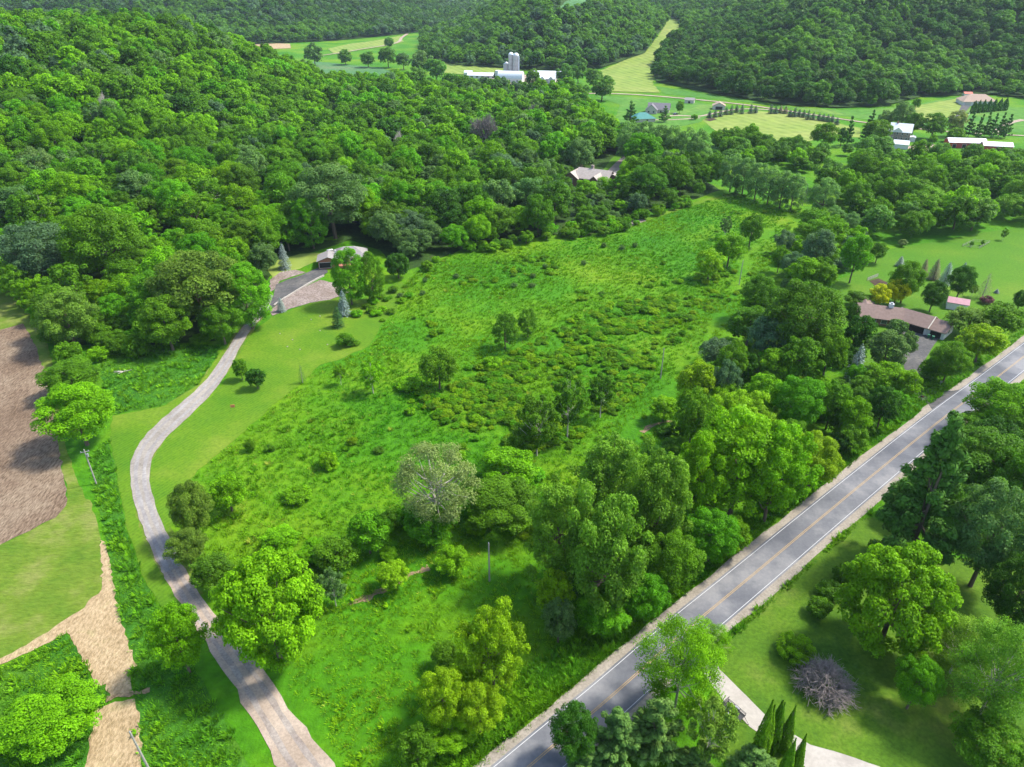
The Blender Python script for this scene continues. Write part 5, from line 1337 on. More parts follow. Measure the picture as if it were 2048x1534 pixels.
instancer('rough_grass', np.column_stack([V1, H(V1[:, 0], V1[:, 1])]), RNG.uniform(0, 6.28, len(V1)), np.column_stack([sc, sc, sc * .9]), ti, np.where(RNG.random(len(V1)) < .15, 3, RNG.integers(0, 3, len(V1))), tufts2, 'rough deep green grass along the lane and the road verge', 'grass')
print('TUFTS', len(A_), len(V1))

# ------------------------------------------------------------------ buildings
M['roof_brown'] = flat_mat('brown_shingle', (.17, .12, .10), .9, .14, 1.2)
M['roof_grey'] = flat_mat('grey_shingle', (.22, .205, .195), .9, .14, 1.2)
M['roof_tan'] = flat_mat('tan_shingle', (.30, .22, .165), .9, .14, 1.2)
M['roof_beige'] = flat_mat('beige_shingle', (.33, .285, .25), .9, .14, 1.2)
M['roof_dark'] = flat_mat('dark_shingle', (.15, .14, .15), .9, .14, 1.2)
M['roof_metal'] = flat_mat('white_metal_roof', (.52, .54, .56), .4, .08, .8, .5)
M['roof_pink'] = flat_mat('faded_red_roof', (.36, .19, .21), .6, .12, 1)
M['roof_teal'] = flat_mat('teal_roof', (.03, .16, .14), .5, .12, 1)
M['roof_red'] = flat_mat('red_roof', (.45, .10, .06), .6, .12, 1)
M['wall_white'] = flat_mat('white_siding', (.56, .55, .52), .7, .06, 2)
M['wall_cream'] = flat_mat('cream_siding', (.44, .40, .33), .7, .08, 2)
M['wall_brick'] = flat_mat('brick', (.30, .13, .085), .9, .25, 4)
M['wall_brown'] = flat_mat('brown_wood', (.20, .11, .07), .8, .2, 3)
M['wall_stone'] = flat_mat('fieldstone', (.24, .19, .165), .9, .5, 1.2)
M['wall_red'] = flat_mat('barn_red', (.34, .06, .045), .8, .15, 2)
M['silo'] = flat_mat('silo_concrete', (.40, .38, .36), .8, .22, .25)
M['dark'] = flat_mat('dark_opening', (.025, .022, .02), .7, .2, 2)  # shade inside open doorways, put into the colour of flat panels
M['glass'] = flat_mat('window_glass', (.05, .06, .07), .15, .2, 2, .6)
M['wood'] = flat_mat('weathered_wood', (.28, .26, .23), .9, .2, 5)
M['metal'] = flat_mat('grey_metal', (.45, .46, .47), .4, .1, 5, .5, .6)
M['white_plastic'] = flat_mat('white_enamel', (.62, .62, .62), .4, .05, 3, .4)
M['black'] = flat_mat('black_steel', (.03, .03, .03), .5, .2, 4)
M['red_plastic'] = flat_mat('red_plastic', (.55, .03, .04), .5, .1, 4)
M['green_plastic'] = flat_mat('green_bin', (.03, .12, .07), .5, .1, 4)
M['car_paint'] = flat_mat('car_paint', (.05, .055, .07), .25, .05, 2, .6)
M['orange'] = flat_mat('orange_board', (.55, .2, .09), .7, .1, 4)

def gable(root, cx, cy, L, W, h, rh, wall, roof, over=.45, z0=-.4, hip=False, rz=0, th=.14, suffix=None):
    """ridge along local x. adds wall and roof parts"""
    c, s = math.cos(rz), math.sin(rz)
    def T(p): return (cx + p[0] * c - p[1] * s, cy + p[0] * s + p[1] * c, p[2])
    l, w = L / 2, W / 2
    m = MB()
    if hip:
        m.box(-l, l, -w, w, z0, h)
    else:
        m.add([(-l, -w, z0), (l, -w, z0), (l, w, z0), (-l, w, z0), (-l, -w, h), (l, -w, h), (l, w, h), (-l, w, h), (-l, 0, h + rh), (l, 0, h + rh)],
              [(0, 3, 2, 1), (0, 1, 5, 4), (2, 3, 7, 6), (1, 2, 6, 9, 5), (3, 0, 4, 8, 7), (4, 5, 9, 8), (6, 7, 8, 9)])
    m.v = [T(p) for p in m.v]
    a = m.build('wall', M[wall], root)
    r = MB()
    lo, wo = l + over, w + over
    k = rh / w
    ze, zr = h - over * k + .05, h + rh + .05
    if hip:
        ins = min(w, l - .5)
        top = [(-l + ins, 0, zr), (l - ins, 0, zr)]
        r.add([(-lo, -wo, ze), (lo, -wo, ze), (lo, wo, ze), (-lo, wo, ze), *top], [(0, 1, 5, 4), (2, 3, 4, 5), (1, 2, 5), (3, 0, 4), (0, 3, 2, 1)])
    else:
        for sg in (-1, 1):
            vs = [(-lo, sg * wo, ze), (lo, sg * wo, ze), (lo, 0, zr), (-lo, 0, zr)]
            vs += [(p[0], p[1], p[2] + th) for p in vs]
            f = [(0, 1, 2, 3), (7, 6, 5, 4), (0, 4, 5, 1), (1, 5, 6, 2), (2, 6, 7, 3), (3, 7, 4, 0)]
            r.add(vs, f if sg < 0 else [q[::-1] for q in f])
    r.v = [T(p) for p in r.v]
    b = r.build('roof', M[roof], root)
    return a, b

def opening(root, name, x, y, z, w, h, rz, mat='dark', frame='wall_white', proud=.05, pane='glass'):
    """window or door set on a wall: outer frame proud of the wall with the pane proud of the frame; rz = facing"""
    c, s = math.cos(rz), math.sin(rz)
    def mk(w_, h_, d_, zz):
        m = MB().box(-w_ / 2, w_ / 2, -d_, .02, zz, zz + h_)
        m.v = [(x + p[0] * c - p[1] * s, y + p[0] * s + p[1] * c, p[2]) for p in m.v]
        return m
    o = mk(w, h, proud, z).build(name, M[frame], root)
    mk(w - .22, h - .22, proud + .03, z + .11).build('pane' if name == 'window' else 'panel', M[pane if name == 'window' else mat], o)
    return o

def building(name, px, py, rz, label, cat='house', off=0):
    x, y, z = G(px, py)
    return tag(empty(name, (x, y, z + off), rz), label, cat)

# ranch house: two wings meeting at a slight angle
b = building('ranch_house', 1757, 648, R(-19), 'long ranch house with brown shingle roof and white gable end')
gable(b, .3, 3.6, 13.8, 9.5, 2.7, 2.3, 'wall_brown', 'roof_brown', .7)
a2 = R(-27)
def along(cx, cy, u, v, rz): return cx + u * math.cos(rz) - v * math.sin(rz), cy + u * math.sin(rz) + v * math.cos(rz)
gable(b, 10.8, 1.7, 9.4, 8.8, 2.75, 2.25, 'wall_white', 'roof_brown', .6, rz=a2)
gable(b, 17.3, -1.6, 5.6, 8.2, 2.55, 2.05, 'wall_white', 'roof_brown', .5, rz=a2)
gable(b, -4.2, 8.5, 6, 6, 2.6, 1.8, 'wall_brown', 'roof_brown', .5, rz=math.pi / 2)
x_, y_ = along(10.8, 1.7, 1.5, -4.4, a2); opening(b, 'garage_door', x_, y_, 0, 5.6, 2.35, a2)
x_, y_ = along(10.8, 1.7, -2.9, -4.4, a2); opening(b, 'door', x_, y_, 0, 1.6, 2.2, a2)
x_, y_ = along(17.3, -1.6, .3, -4.1, a2); opening(b, 'garage_door', x_, y_, 0, 3.4, 2.2, a2)
x_, y_ = along(17.3, -1.6, 2.8, 0, a2); opening(b, 'window', x_, y_, 1.0, 1.0, 1.3, a2 + math.pi / 2)
for u in (-5, -2, 1.2, 4): opening(b, 'window', u, -1.15, .7, 1.8, 1.4, 0)
ch = MB().box(2.2, 3.6, 3.0, 4.2, 2.5, 6.2).build('chimney', M['wall_white'], b)
MB().box(2.55, 3.25, 3.3, 3.9, 6.2, 6.6).build('chimney_cap', M['metal'], ch)
for cx_, cy_, L_, W_, h_, rh_ in ((10.8, 1.7, 9.4, 8.8, 2.75, 2.25),):
    for e_ in (-L_ / 2 - .55, L_ / 2 + .45):
        m = MB()
        for sg_ in (-1, 1):
            w0 = W_ / 2 + .6
            ze_, zr_ = h_ - .6 * rh_ / (W_ / 2) + .2, h_ + rh_ + .2
            m.add([(e_, sg_ * w0, ze_), (e_ + .28, sg_ * w0, ze_), (e_ + .28, 0, zr_), (e_, 0, zr_), (e_, sg_ * w0, ze_ + .12), (e_ + .28, sg_ * w0, ze_ + .12), (e_ + .28, 0, zr_ + .12), (e_, 0, zr_ + .12)], [(0, 1, 2, 3), (4, 7, 6, 5), (0, 4, 5, 1), (1, 5, 6, 2), (2, 6, 7, 3), (3, 7, 4, 0)])
        m.v = [(*along(cx_, cy_, v[0], v[1], a2), v[2]) for v in m.v]
        m.build('roof_edge', M['wall_cream' if e_ > 0 else 'roof_dark'], b)
# shed with faded red roof
b = building('garden_shed', 1912, 616, R(-28), 'small white shed with faded pink red roof on the ranch lawn', 'shed')
gable(b, 0, 0, 6.2, 4.8, 2.5, 1.1, 'wall_white', 'roof_pink', .25)
opening(b, 'door', 1.2, -2.4, 0, 1.6, 2.0, 0, 'wall_cream')
# hillside house
b = building('hillside_house', 690, 528, R(10), 'grey roofed brick house half hidden by oval trees at the forest edge', off=.3)
gable(b, 2, 3, 13, 9, 3.2, 2.6, 'wall_brick', 'roof_grey', .6, hip=True)
gable(b, -6.0, -.5, 7.0, 7.5, 2.9, 1.4, 'wall_brick', 'roof_grey', .6, rz=math.pi / 2)
opening(b, 'garage_door', -7.2, -4.0, 0, 4.6, 2.3, 0)
opening(b, 'window', -2.1, -2.0, 1, 1.4, 1.2, math.pi / 2)
for u in (0, 3, 6): opening(b, 'window', u, -1.5, 1, 1.5, 1.3, 0)
MB().box(-3.4, -2.9, 1.0, 1.5, 3.4, 5.2).build('vent_pipe', M['wall_white'], b)
MB().box(-2.2, 4.5, -4.6, -1.55, -.2, .6).build('deck', M['wall_brick'], b)
for i in range(9): MB().box(-2.2 + i * .83, -2.1 + i * .83, -4.6, -4.5, .6, 1.5).build('deck_post', M['wall_brick'], b)
x_, y_, z_ = G(660, 503)
pt = tag(empty('propane_tank', (x_, y_, z_), R(22)), 'white propane tank lying beside the hillside house', 'tank')
pt.scale = (.6, .6, .6)
MB().tube([(-2.1, 0, 1), (-1.9, 0, 1), (1.9, 0, 1), (2.1, 0, 1)], [.25, .62, .62, .25], 14).build('tank_body', M['white_plastic'], pt, True)
for s in (-1.1, 1.1): MB().box(s - .1, s + .1, -.4, .4, -.2, .5).build('leg', M['metal'], pt)
MB().tube([(0, 0, 1.6), (0, 0, 1.85)], [.18, .18], 10).build('valve_cap', M['metal'], pt)
# retaining kerb of the parking pad: each block its own
rw = tag(empty('retaining_wall', (0, 0, 0)), 'low pale block wall along the lower edge of the parking pad', 'wall')
line = smooth_poly(GP([(548, 612), (562, 602), (582, 590), (606, 575), (630, 561), (648, 552)]), 1, False)
for i in range(len(line) - 1):
    a_, b_ = Vector(line[i]), Vector(line[i + 1]); L_ = (b_ - a_).length; nb_ = max(1, int(L_ / 1.1)); d_ = (b_ - a_) / nb_
    for j in range(nb_):
        p_ = a_ + d_ * (j + .5); l_ = d_.length / 2 - .03
        o = MB().box(-l_, l_, -.25, .25, -.5, .45 + random.uniform(-.03, .03)).build('block', M['straw' if False else 'concrete'], rw)
        o.location = (p_.x, p_.y, H1(p_.x, p_.y) + .1); o.rotation_euler = (0, 0, math.atan2(d_.y, d_.x))
# house in the woods
b = building('wooded_house', 1190, 372, R(-28), 'brown house with tan grey roofs in the wood clearing')
b.scale = (1.2, 1.2, 1.12)
gable(b, -1, 2, 15, 9, 4.0, 3.4, 'wall_brown', 'roof_beige', .7)
gable(b, 8, 5.5, 9, 12, 3.2, 3.0, 'wall_brown', 'roof_beige', .6, rz=math.pi / 2)
gable(b, 2.0, -3.5, 7, 5.5, 4.0, 2.4, 'wall_brown', 'roof_beige', .5, rz=math.pi / 2)
gable(b, -10.5, 0, 8, 7, 3.6, 2.6, 'wall_brown', 'roof_beige', .5, rz=math.pi / 2)
opening(b, 'window', 2.0, -7.0, 1.2, 2.2, 2.4, 0); opening(b, 'window', -10.5, -4.0, 1.2, 2.2, 2.2, 0)
for u in (-6, -3.2): opening(b, 'window', u, -2.5, 1.2, 1.6, 1.6, 0)
MB().box(-3.4, -2.2, 2.2, 3.4, 5, 9).build('chimney', M['wall_stone'], b)
# grey roofed house beyond the hayfield with its sheds
b = building('grey_roof_house', 1309, 226, R(-14), 'cream house with dark grey gable roof beyond the willows')
gable(b, 3, 5, 17, 10, 3.2, 4.0, 'wall_cream', 'roof_dark', .7)
gable(b, -2.5, -1, 9, 9, 3.2, 3.8, 'wall_cream', 'roof_dark', .6, rz=math.pi / 2)
for u in (-4.5, -.5): opening(b, 'window', u, -5.5, .9, 1.6, 1.6, 0)
opening(b, 'door', 5, 0, 0, 1.4, 2.2, 0); opening(b, 'window', 8.5, 0, 1, 1.8, 1.4, 0)
b = building('teal_roof_pavilion', 1284, 242, R(10), 'low building with teal green hipped roof behind the willows', 'pavilion')
gable(b, 0, 0, 17, 12, 3, 3.4, 'wall_cream', 'roof_teal', .8, hip=True); opening(b, 'door', 2, -6, 0, 2, 2.2, 0)
b = building('small_shed', 1379, 206, R(-20), 'small grey shed on the grass by the far road', 'shed')
gable(b, 0, 0, 8, 6, 2.8, 1.6, 'wall_cream', 'roof_grey', .4); opening(b, 'door', 0, -3, 0, 2, 2.1, 0)
b = building('open_garage', 1437, 218, R(-12), 'cream garage with dark open doorway at the head of the spruce row', 'garage')
gable(b, 0, 0, 9, 10, 3.2, 2.4, 'wall_cream', 'roof_tan', .5, rz=math.pi / 2); opening(b, 'garage_door', 0, -4.5, 0, 6, 2.8, 0)
# parked car
x_, y_, z_ = G(1351, 230)
car = tag(empty('parked_car', (x_, y_, z_ + .25), R(35)), 'dark parked car on the pale drive beyond the hayfield', 'car')
m = MB()
pr = [(-2.25, .35), (-2.25, .85), (-1.5, .95), (-.9, 1.42), (.7, 1.45), (1.4, .95), (2.2, .82), (2.25, .35)]
for sg in (-1, 1): pass
vs = [(x1, -.88, z1) for x1, z1 in pr] + [(x1, .88, z1) for x1, z1 in pr]; n_ = len(pr)
fs = [(i, (i + 1) % n_, (i + 1) % n_ + n_, i + n_)[::-1] for i in range(n_)] + [tuple(range(n_))[::-1][::-1], tuple(range(n_, 2 * n_))[::-1]]
m.add(vs, fs).build('body', M['car_paint'], car)
for sx in (-1.4, 1.4):
    for sy in (-.82, .82):
        w_ = MB().tube([(sx, sy - .12, .33), (sx, sy + .12, .33)], [.33, .33], 14).build('wheel', M['black'], car)
MB().box(-.85, .65, -.9, .9, 1.0, 1.36).build('window', M['glass'], car)
# stone house with white metal roof
b = building('stone_house', 1796, 282, R(-27), 'two storey stone house with white metal hipped roof')
gable(b, 0, 4.5, 13, 10.5, 6.4, 4.4, 'wall_stone', 'roof_metal', .7)
gable(b, -1.5, 1.2, 5, 5, 6.9, 1.9, 'wall_white', 'roof_metal', .3, z0=6.2, rz=math.pi / 2)
for u in (-4.6, -1.6, 1.6, 4.6):
    for zz in (1.0, 4.1): opening(b, 'window', u, -.75, zz, 1.3, 1.7, 0)
for v in (2.5, 6.5):
    for zz in (1.0, 4.1):
        opening(b, 'window', 6.5, v, zz, 1.2, 1.7, math.pi / 2); opening(b, 'window', -6.5, v, zz, 1.2, 1.7, -math.pi / 2)
po = gable(b, 8.4, 4.5, 6.5, 3.6, 2.7, .5, 'wall_white', 'roof_metal', .3, rz=math.pi / 2)
MB().box(-3.2, -2.4, 4, 4.8, 9, 12).build('chimney', M['wall_brick'], b)
b = building('white_garage', 1800, 296, R(-27), 'white garage in front of the stone house', 'garage')
gable(b, 0, 0, 9, 7, 2.9, 2.0, 'wall_white', 'roof_metal', .3); opening(b, 'garage_door', 4.5, 0, 0, 3, 2.4, math.pi / 2, 'wall_cream')
# red barns with white roofs
b = building('red_barn', 1928, 294, R(-9), 'long red barn with white metal roof', 'barn')
gable(b, 0, 0, 23, 9, 3.6, 2.0, 'wall_red', 'roof_metal', .4)
for u in (-8, -2, 4): opening(b, 'door', u, -4.5, 0, 2.4, 2.6, 0, 'dark', 'wall_white')
b = building('white_roof_shed', 1990, 300, R(-14), 'white roofed shed half hidden by trees right of the red barn', 'shed')
gable(b, 0, 0, 17, 8, 3.2, 1.8, 'wall_red', 'roof_metal', .4); opening(b, 'door', 0, -4, 0, 2.4, 2.6, 0)
# tan roofed house above the arborvitae hedge
b = building('tan_roof_house', 1951, 210, R(-8), 'white house with wide tan hipped roof on the right hill', off=.4)
gable(b, 2, 6, 27, 15, 3.4, 4.4, 'wall_white', 'roof_tan', .8, hip=True, z0=-1.5)
gable(b, -9, -1.5, 8, 9, 3.2, 2.4, 'wall_white', 'roof_tan', .6, hip=True, z0=-1.5)
opening(b, 'garage_door', -9, -6.0, .1, 5.5, 2.6, 0, 'wall_cream')
for u in (-2, 2, 6, 10): opening(b, 'window', u, -1.5, .9, 1.7, 1.5, 0)
b = building('red_roof_shed', 1933, 194, R(-8), 'small shed with red roof left of the tan roofed house', 'shed', .3)
gable(b, 0, 0, 7, 5, 2.8, 1.3, 'wall_white', 'roof_red', .3, z0=-1); opening(b, 'door', 0, -2.5, 0, 1.6, 2, 0)
# farm: silos, barns, house
def silo(px, py, r, h, label, dome=True, mat='silo', cap='roof_metal'):
    x, y, z = G(px, py)
    o = tag(empty('silo', (x, y, z), 0), label, 'silo')
    MB().lathe([(r, -.5), (r, h)], 22).build('silo_wall', M[mat], o, False)
    for i in range(1, 7): MB().lathe([(r + .12, h * i / 7 - .15), (r + .12, h * i / 7 + .15)], 22).build('hoop', M['metal'], o)
    prof = [(r * 1.03, h), (r * .95, h + r * .35), (r * .72, h + r * .68), (r * .38, h + r * .92), (.05, h + r)] if dome else [(r * 1.05, h), (.05, h + r * .7)]
    MB().lathe(prof, 22).build('dome' if dome else 'cone_roof', M[cap], o, True)
    MB().box(r * .7, r * 1.15, -r * .85, -r * .25, 0, h).build('chute', M['roof_metal'], o)
silo(1022, 151, 3.0, 21, 'left one of the two tall domed silos at the white farm')
silo(1032, 152, 3.3, 20.5, 'right one of the two tall domed silos at the white farm')
silo(1013, 150, 3.6, 11.5, 'short grey silo with cone roof beside the tall silos', False)
b = building('white_barn', 1022, 164, R(-12), 'white barn with rounded roof at the foot of the silos', 'barn')
def arch(root, cx, cy, L, W, h, rh, wall, roof):
    n_ = 12
    ar = [(-W / 2 * math.cos(math.pi * i / n_), h + rh * math.sin(math.pi * i / n_)) for i in range(n_ + 1)]
    pr = [(-W / 2, -.5)] + ar + [(W / 2, -.5)]
    k_ = len(pr)
    vs = [(cx - L / 2, cy + y1, z1) for y1, z1 in pr] + [(cx + L / 2, cy + y1, z1) for y1, z1 in pr]
    MB().add(vs, [tuple(range(k_)), tuple(range(k_, 2 * k_))[::-1]] + [(i, i + k_, (i + 1) % k_ + k_, (i + 1) % k_) for i in range(k_)]).build('wall', M[wall], root)
    r2 = [(y1 * 1.03, h + (z1 - h) * 1.04 + .1) for y1, z1 in ar]; k_ = len(r2)
    vs = [(cx - L / 2 - .3, cy + y1, z1) for y1, z1 in r2] + [(cx + L / 2 + .3, cy + y1, z1) for y1, z1 in r2]
    MB().add(vs, [(i, i + k_, i + 1 + k_, i + 1) for i in range(k_ - 1)]).build('roof', M[roof], root, True)
rz_ = math.pi / 2
arch(b, 0, 0, 26, 13, 4, 6.5, 'wall_white', 'roof_metal')
for u in (-8, 0, 8): opening(b, 'window', u, -6.5, 1.2, 1.6, 1.6, 0)
opening(b, 'door', -13, 0, 0, 4, 3.6, -math.pi / 2)
MB().box(-16.5, -13.05, -3, 3, -.5, 11).build('feed_tower', M['wall_white'], b)
b = building('long_shed', 972, 156, R(-8), 'long low white shed left of the silos', 'shed')
gable(b, 0, 0, 40, 10, 3, 2.4, 'wall_white', 'roof_metal', .4)
for u in range(-15, 18, 6): opening(b, 'window', u, -5, .8, 3, 1.4, 0, pane='dark')
b = building('small_white_shed', 937, 150, R(-8), 'small white shed at the left end of the farm', 'shed')
gable(b, 0, 0, 9, 6, 2.8, 1.8, 'wall_white', 'roof_metal', .3); opening(b, 'door', 0, -3, 0, 2, 2.2, 0)
b = building('large_farm_shed', 1092, 156, R(-10), 'large white roofed shed behind the farmhouse', 'shed')
gable(b, 0, 0, 34, 13, 4, 3.2, 'wall_white', 'roof_metal', .4); opening(b, 'door', 8, -6.5, 0, 4, 3.4, 0, 'wall_cream')
b = building('farmhouse', 1094, 168, R(-10), 'white farmhouse with twin gables beside the far road')
gable(b, 0, 3, 17, 8, 5, 3, 'wall_white', 'roof_metal', .4)
for u in (-4.5, 4.5):
    gable(b, u, -1.6, 5, 5.2, 5, 2.6, 'wall_white', 'roof_metal', .3, rz=math.pi / 2)
    for zz in (.9, 3.4): opening(b, 'window', u, -4.1, zz, 1.3, 1.5, 0)
for zz in (.9, 3.4): opening(b, 'window', 0, -1, zz, 1.2, 1.5, 0)

# ------------------------------------------------------------------ poles, fences and small things
def pole(px, py, h, label, arm=True, lean=0, rz=0):
    x, y, z = G(px, py)
    o = tag(empty('utility_pole', (x, y, z), rz), label, 'pole')
    o.rotation_euler = (0, lean, rz)
    MB().tube([(0, 0, -.3), (0, 0, h * .5), (0, 0, h)], [.17, .15, .12], 8).build('post', M['wood'], o)
    if arm:
        MB().box(-.9, .9, -.06, .06, h - .7, h - .55).build('crossarm', M['wood'], o)
        for s in (-.75, 0, .75): MB().lathe([(.05, h - .55), (.09, h - .42), (.05, h - .3)], 8, (s, 0)).build('insulator', M['metal'], o)
        MB().lathe([(.2, h - 2.0), (.2, h - 1.2)], 10, (.34, 0)).build('transformer', M['metal'], o)
    else:
        MB().lathe([(.05, h), (.1, h + .12), (.05, h + .25)], 8).build('insulator', M['metal'], o)
pole(193, 968, 9.5, 'weathered pole with crossarm at the edge of the left hayfield', True, 0, R(20))
pole(302, 1546, 9.5, 'pale leaning pole at the bottom edge beside the straw strip', False, R(-3))
pole(979, 1162, 9.5, 'wooden pole in the lower meadow left of the cottonwoods', False)
pole(1321, 757, 9.5, 'slim pole in the meadow left of the thicket', False)
pole(1478, 570, 9.5, 'slim pole near the upper meadow edge', False)
pole(1604, 412, 9.5, 'pole in the small clearing right of the willow row', False)
pole(1609, 406, 9.0, 'second pole standing behind the one in the clearing', False)

def rail_fence(label, pts, h=1.1, post='wood', n_rail=2, sp=3.0, name='fence', pales=False):
    o = tag(empty(name, (*pts[0], H1(*pts[0]))), label, 'fence')
    ox, oy, oz = o.location
    for i in range(len(pts) - 1):
        a_, b_ = Vector(pts[i]), Vector(pts[i + 1]); L_ = (b_ - a_).length; k_ = max(1, round(L_ / sp))
        for j in range(k_ + (i == len(pts) - 2)):
            p_ = a_ + (b_ - a_) * j / k_
            MB().tube([(p_.x - ox, p_.y - oy, H1(p_.x, p_.y) - oz - .2), (p_.x - ox, p_.y - oy, H1(p_.x, p_.y) - oz + h)], [.07, .06], 6).build('post', M[post], o)
        for r_ in range(n_rail):
            zz = h * (r_ + 1) / (n_rail + .25)
            MB().tube([(a_.x - ox, a_.y - oy, H1(a_.x, a_.y) - oz + zz), (b_.x - ox, b_.y - oy, H1(b_.x, b_.y) - oz + zz)], [.045, .045], 4).build('rail', M[post], o)
        if pales:
            for j in range(int(L_ / .35)):
                p_ = a_ + (b_ - a_) * (j + .5) / int(L_ / .35); d_ = (b_ - a_).normalized() * .1
                z_ = H1(p_.x, p_.y) - oz
                MB().add([(p_.x - ox - d_.x, p_.y - oy - d_.y, z_ + .1), (p_.x - ox + d_.x, p_.y - oy + d_.y, z_ + .1), (p_.x - ox + d_.x - d_.y * .2, p_.y - oy + d_.y + d_.x * .2, z_ + h + .1), (p_.x - ox - d_.x - d_.y * .2, p_.y - oy - d_.y + d_.x * .2, z_ + h + .1)], [(0, 1, 2, 3)]).build('pale', M['wall_cream'], o)
rail_fence('low picket panel fence behind the soil garden bed', GP([(1734, 562), (1755, 554)]), 1.4, 'wood', 2, 2.0, pales=True)
rail_fence('wire enclosure with posts round young trees on the ranch lawn', GP([(1924, 494), (1946, 484), (1978, 487), (1958, 498), (1924, 494)]), 1.3, 'wood', 2, 3.0)
rail_fence('white rail fence beside the driveway of the tan roofed house', GP([(1928, 244), (1935, 234), (1942, 224)]), 1.3, 'white_plastic', 3, 4)
for i, (x_, y_) in enumerate([(1944, 487), (1966, 485)]):
    tree(x_, y_, 8, 10, 'small', 'green', '%s young tree inside the wire enclosure' % ('left', 'right')[i], 'tree', 'tree')
tree(2010, 466, 14, 20, 'thin', 'green', 'young staked tree on the far ranch lawn')
tree(1806, 485, 18, 14, 'small', 'silver', 'white flowering bush at the wood edge of the ranch lawn', 'bush', 'flowering_bush')

x_, y_, z_ = G(1842, 801)
mb_ = tag(empty('mailbox', (x_, y_, z_), R(-45)), 'dark mailbox on a post at the ranch driveway mouth', 'mailbox')
MB().tube([(0, 0, -.1), (0, 0, 1.15)], [.09, .09], 6).build('post', M['wood'], mb_)
MB().add([(-.45, -.2, 1.15), (.45, -.2, 1.15), (.45, .2, 1.15), (-.45, .2, 1.15), (-.45, -.2, 1.4), (.45, -.2, 1.4), (.45, .2, 1.4), (-.45, .2, 1.4), (-.45, 0, 1.55), (.45, 0, 1.55)], [(0, 3, 2, 1), (0, 1, 5, 4), (2, 3, 7, 6), (1, 2, 6, 9, 5), (3, 0, 4, 8, 7), (4, 5, 9, 8), (6, 7, 8, 9)]).build('box', M['black'], mb_)
MB().box(.1, .3, -.23, -.21, 1.3, 1.6).build('flag', M['red_plastic'], mb_)
x_, y_, z_ = G(1880, 771)
sg = tag(empty('address_sign', (x_, y_, z_), R(-40)), 'small pale marker on a post on the lawn by the road', 'sign')
MB().tube([(0, 0, -.1), (0, 0, 1.3)], [.04, .04], 6).build('post', M['metal'], sg); MB().box(-.3, .3, -.03, .03, .95, 1.5).build('plate', M['metal'], sg)
x_, y_, z_ = G(1820, 703)
cn = tag(empty('red_barrel', (x_, y_, z_ + .1)), 'small red barrel on the ranch driveway', 'barrel')
MB().lathe([(.42, 0), (.5, .2), (.5, .9), (.42, 1.05)], 14).build('body', M['red_plastic'], cn, True); MB().lathe([(.44, 1.05), (.4, 1.12)], 14).build('lid', M['red_plastic'], cn)
for i, (px_, py_) in enumerate([(1856, 676), (1865, 679)]):
    x_, y_, z_ = G(px_, py_)
    o = tag(empty('waste_bin', (x_, y_, z_ + .1), R(-30)), '%s green waste bin before the small garage door' % ('left', 'right')[i], 'bin', 'bins at the ranch garage')
    MB().add([(-.28, -.32, 0), (.28, -.32, 0), (.28, .32, 0), (-.28, .32, 0), (-.36, -.4, 1.05), (.36, -.4, 1.05), (.36, .4, 1.05), (-.36, .4, 1.05)], [(0, 3, 2, 1), (0, 1, 5, 4), (1, 2, 6, 5), (2, 3, 7, 6), (3, 0, 4, 7), (4, 5, 6, 7)]).build('body', M['green_plastic'], o)
    MB().box(-.4, .4, -.45, .45, 1.06, 1.13).build('lid', M['green_plastic'], o)
# utility trailer beside the concrete drive
x_, y_, z_ = G(1466, 1428)
tr_ = tag(empty('utility_trailer', (x_, y_, z_ + .05), R(128)), 'small black mesh utility trailer parked beside the concrete driveway', 'trailer')
MB().box(-1.6, 1.6, -.85, .85, .55, .62).build('bed', M['black'], tr_)
for sy in (-.85, .85):
    for zz in (.85, 1.1): MB().box(-1.6, 1.6, sy - .03, sy + .03, zz, zz + .05).build('rail', M['black'], tr_)
    for u in (-1.57, -.5, .5, 1.57): MB().box(u - .03, u + .03, sy - .035, sy + .035, .62, 1.15).build('stake', M['black'], tr_)
    MB().tube([(0, sy * 1.15 - .1, .33), (0, sy * 1.15 + .1, .33)], [.33, .33], 14).build('wheel', M['black'], tr_)
    MB().box(-.45, .45, sy * 1.15 - .13, sy * 1.15 + .13, .7, .74).build('fender', M['metal'], tr_)
for i in range(7): MB().box(1.62, 1.66, -.8 + i * .26, -.76 + i * .26, .6, 1.7).build('gate_bar', M['black'], tr_)
for zz in (.62, 1.1, 1.68): MB().box(1.60, 1.68, -.85, .85, zz, zz + .05).build('gate_rail', M['black'], tr_)
MB().tube([(-1.6, -.6, .5), (-2.8, 0, .5), (-1.6, .6, .5)], [.05, .05, .05], 6).build('tongue', M['black'], tr_)
# firewood stack
x_, y_, z_ = G(1698, 1206)
fw = tag(empty('firewood_stack', (x_, y_, z_ + .05), R(40)), 'grey stack of split firewood beside the yard maple', 'woodpile')
for r_ in range(4):
    for c_ in range(9 - r_ % 2):
        q_ = random.uniform(.13, .17)
        MB().tube([(-1.35 + c_ * .34 + (r_ % 2) * .17, -.4, .17 + r_ * .29), (-1.35 + c_ * .34 + (r_ % 2) * .17, .4 + random.uniform(-.06, .06), .17 + r_ * .29)], [q_, q_], 7).build('log', M['wood'], fw)
x_, y_, z_ = G(1885, 1115)
bn = tag(empty('slatted_bench', (x_, y_, z_ + .05), R(65)), 'slatted wooden bench in the shade below the pine', 'bench')
for i in range(4): MB().box(-1.0, 1.0, -.3 + i * .17, -.17 + i * .17, .45, .5).build('seat_slat', M['wood'], bn)
for i in range(3): MB().box(-1.0, 1.0, .4, .44, .6 + i * .17, .72 + i * .17).build('back_slat', M['wood'], bn)
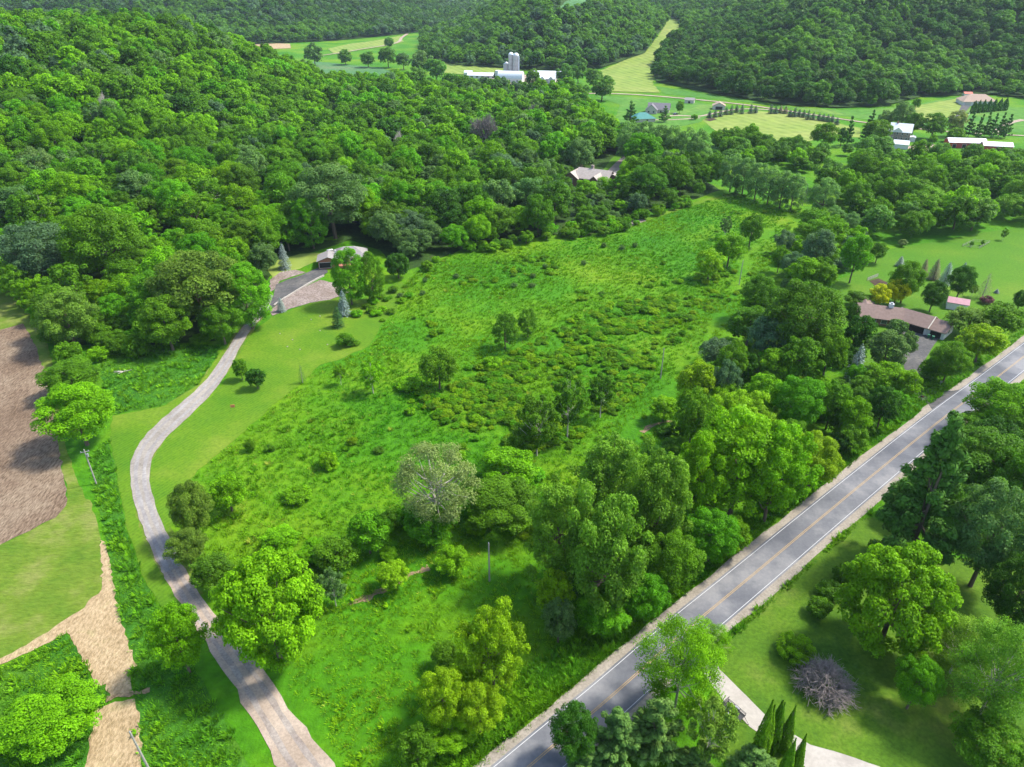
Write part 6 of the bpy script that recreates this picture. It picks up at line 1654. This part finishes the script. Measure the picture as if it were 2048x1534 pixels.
for u in (-.9, .9):
    MB().box(u - .04, u + .04, -.3, -.22, -.1, .45).build('leg', M['wood'], bn); MB().box(u - .04, u + .04, .30, .40, -.1, 1.1).build('leg', M['wood'], bn)
x_, y_, z_ = G(466, 816)
sg = tag(empty('orange_board', (x_, y_, z_), R(10)), 'small orange board standing on the lawn right of the lane', 'sign')
MB().box(-.55, .55, -.04, .04, .25, 1.0).build('board', M['orange'], sg)
for u in (-.4, .4): MB().tube([(u, .06, -.1), (u, .06, .9)], [.04, .04], 6).build('stake', M['wood'], sg)
# log and stone oddments
x_, y_, z_ = G(248, 745)
lg = tag(empty('fallen_branch', (x_, y_, z_ + .1), R(30)), 'white bleached fallen branch in the grass left of the lane', 'branch')
m = MB(); 
for _ in range(9):
    a_ = random.uniform(0, 6.28); e_ = Vector((math.cos(a_) * random.uniform(1, 2.6), math.sin(a_) * random.uniform(.5, 1.2), random.uniform(.2, 1.1)))
    m.tube([(0, 0, .15), e_ * .5 + Vector((0, 0, .15)), e_], [.13, .09, .03], 5)
m.build('branch_wood', M['bark_pale'], lg)
STONES = [(640, 662), (655, 690), (585, 680), (560, 668), (622, 640), (640, 633), (600, 700), (575, 694)]
for i, (px_, py_) in enumerate(STONES):
    x_, y_, z_ = G(px_, py_)
    m = MB().lathe([(.12, -.05), (.24, .05), (.2, .18), (.07, .24)], 7)
    m.v = [(v[0] * random.uniform(.8, 1.3), v[1] * random.uniform(.7, 1.2), v[2] * random.uniform(.8, 1.1)) for v in m.v]
    o = m.build('stone', M['concrete'], None, True); o.location = (x_, y_, z_ + .08)
    tag(o, 'small pale stone lying on the lawn below the parking pad', 'stone', 'pale stones on the lawn below the parking pad')

# ------------------------------------------------------------------ haze
hz = MB().box(-6500, 6500, -350, 6500, -4, 260).build('haze', None)
hm = bpy.data.materials.new('haze_air'); hm.use_nodes = True
nt = hm.node_tree
nt.nodes.remove(nt.nodes['Principled BSDF'])
pv = node(nt, 'ShaderNodeVolumePrincipled')
pv.inputs['Color'].default_value = (.7, .84, 1.0, 1)
pv.inputs['Density'].default_value = .00004
pv.inputs['Anisotropy'].default_value = .2
nt.links.new(pv.outputs[0], nt.nodes['Material Output'].inputs['Volume'])
hz.data.materials.append(hm)
tag(hz, 'thin pale summer haze filling the valley air', kind='stuff')
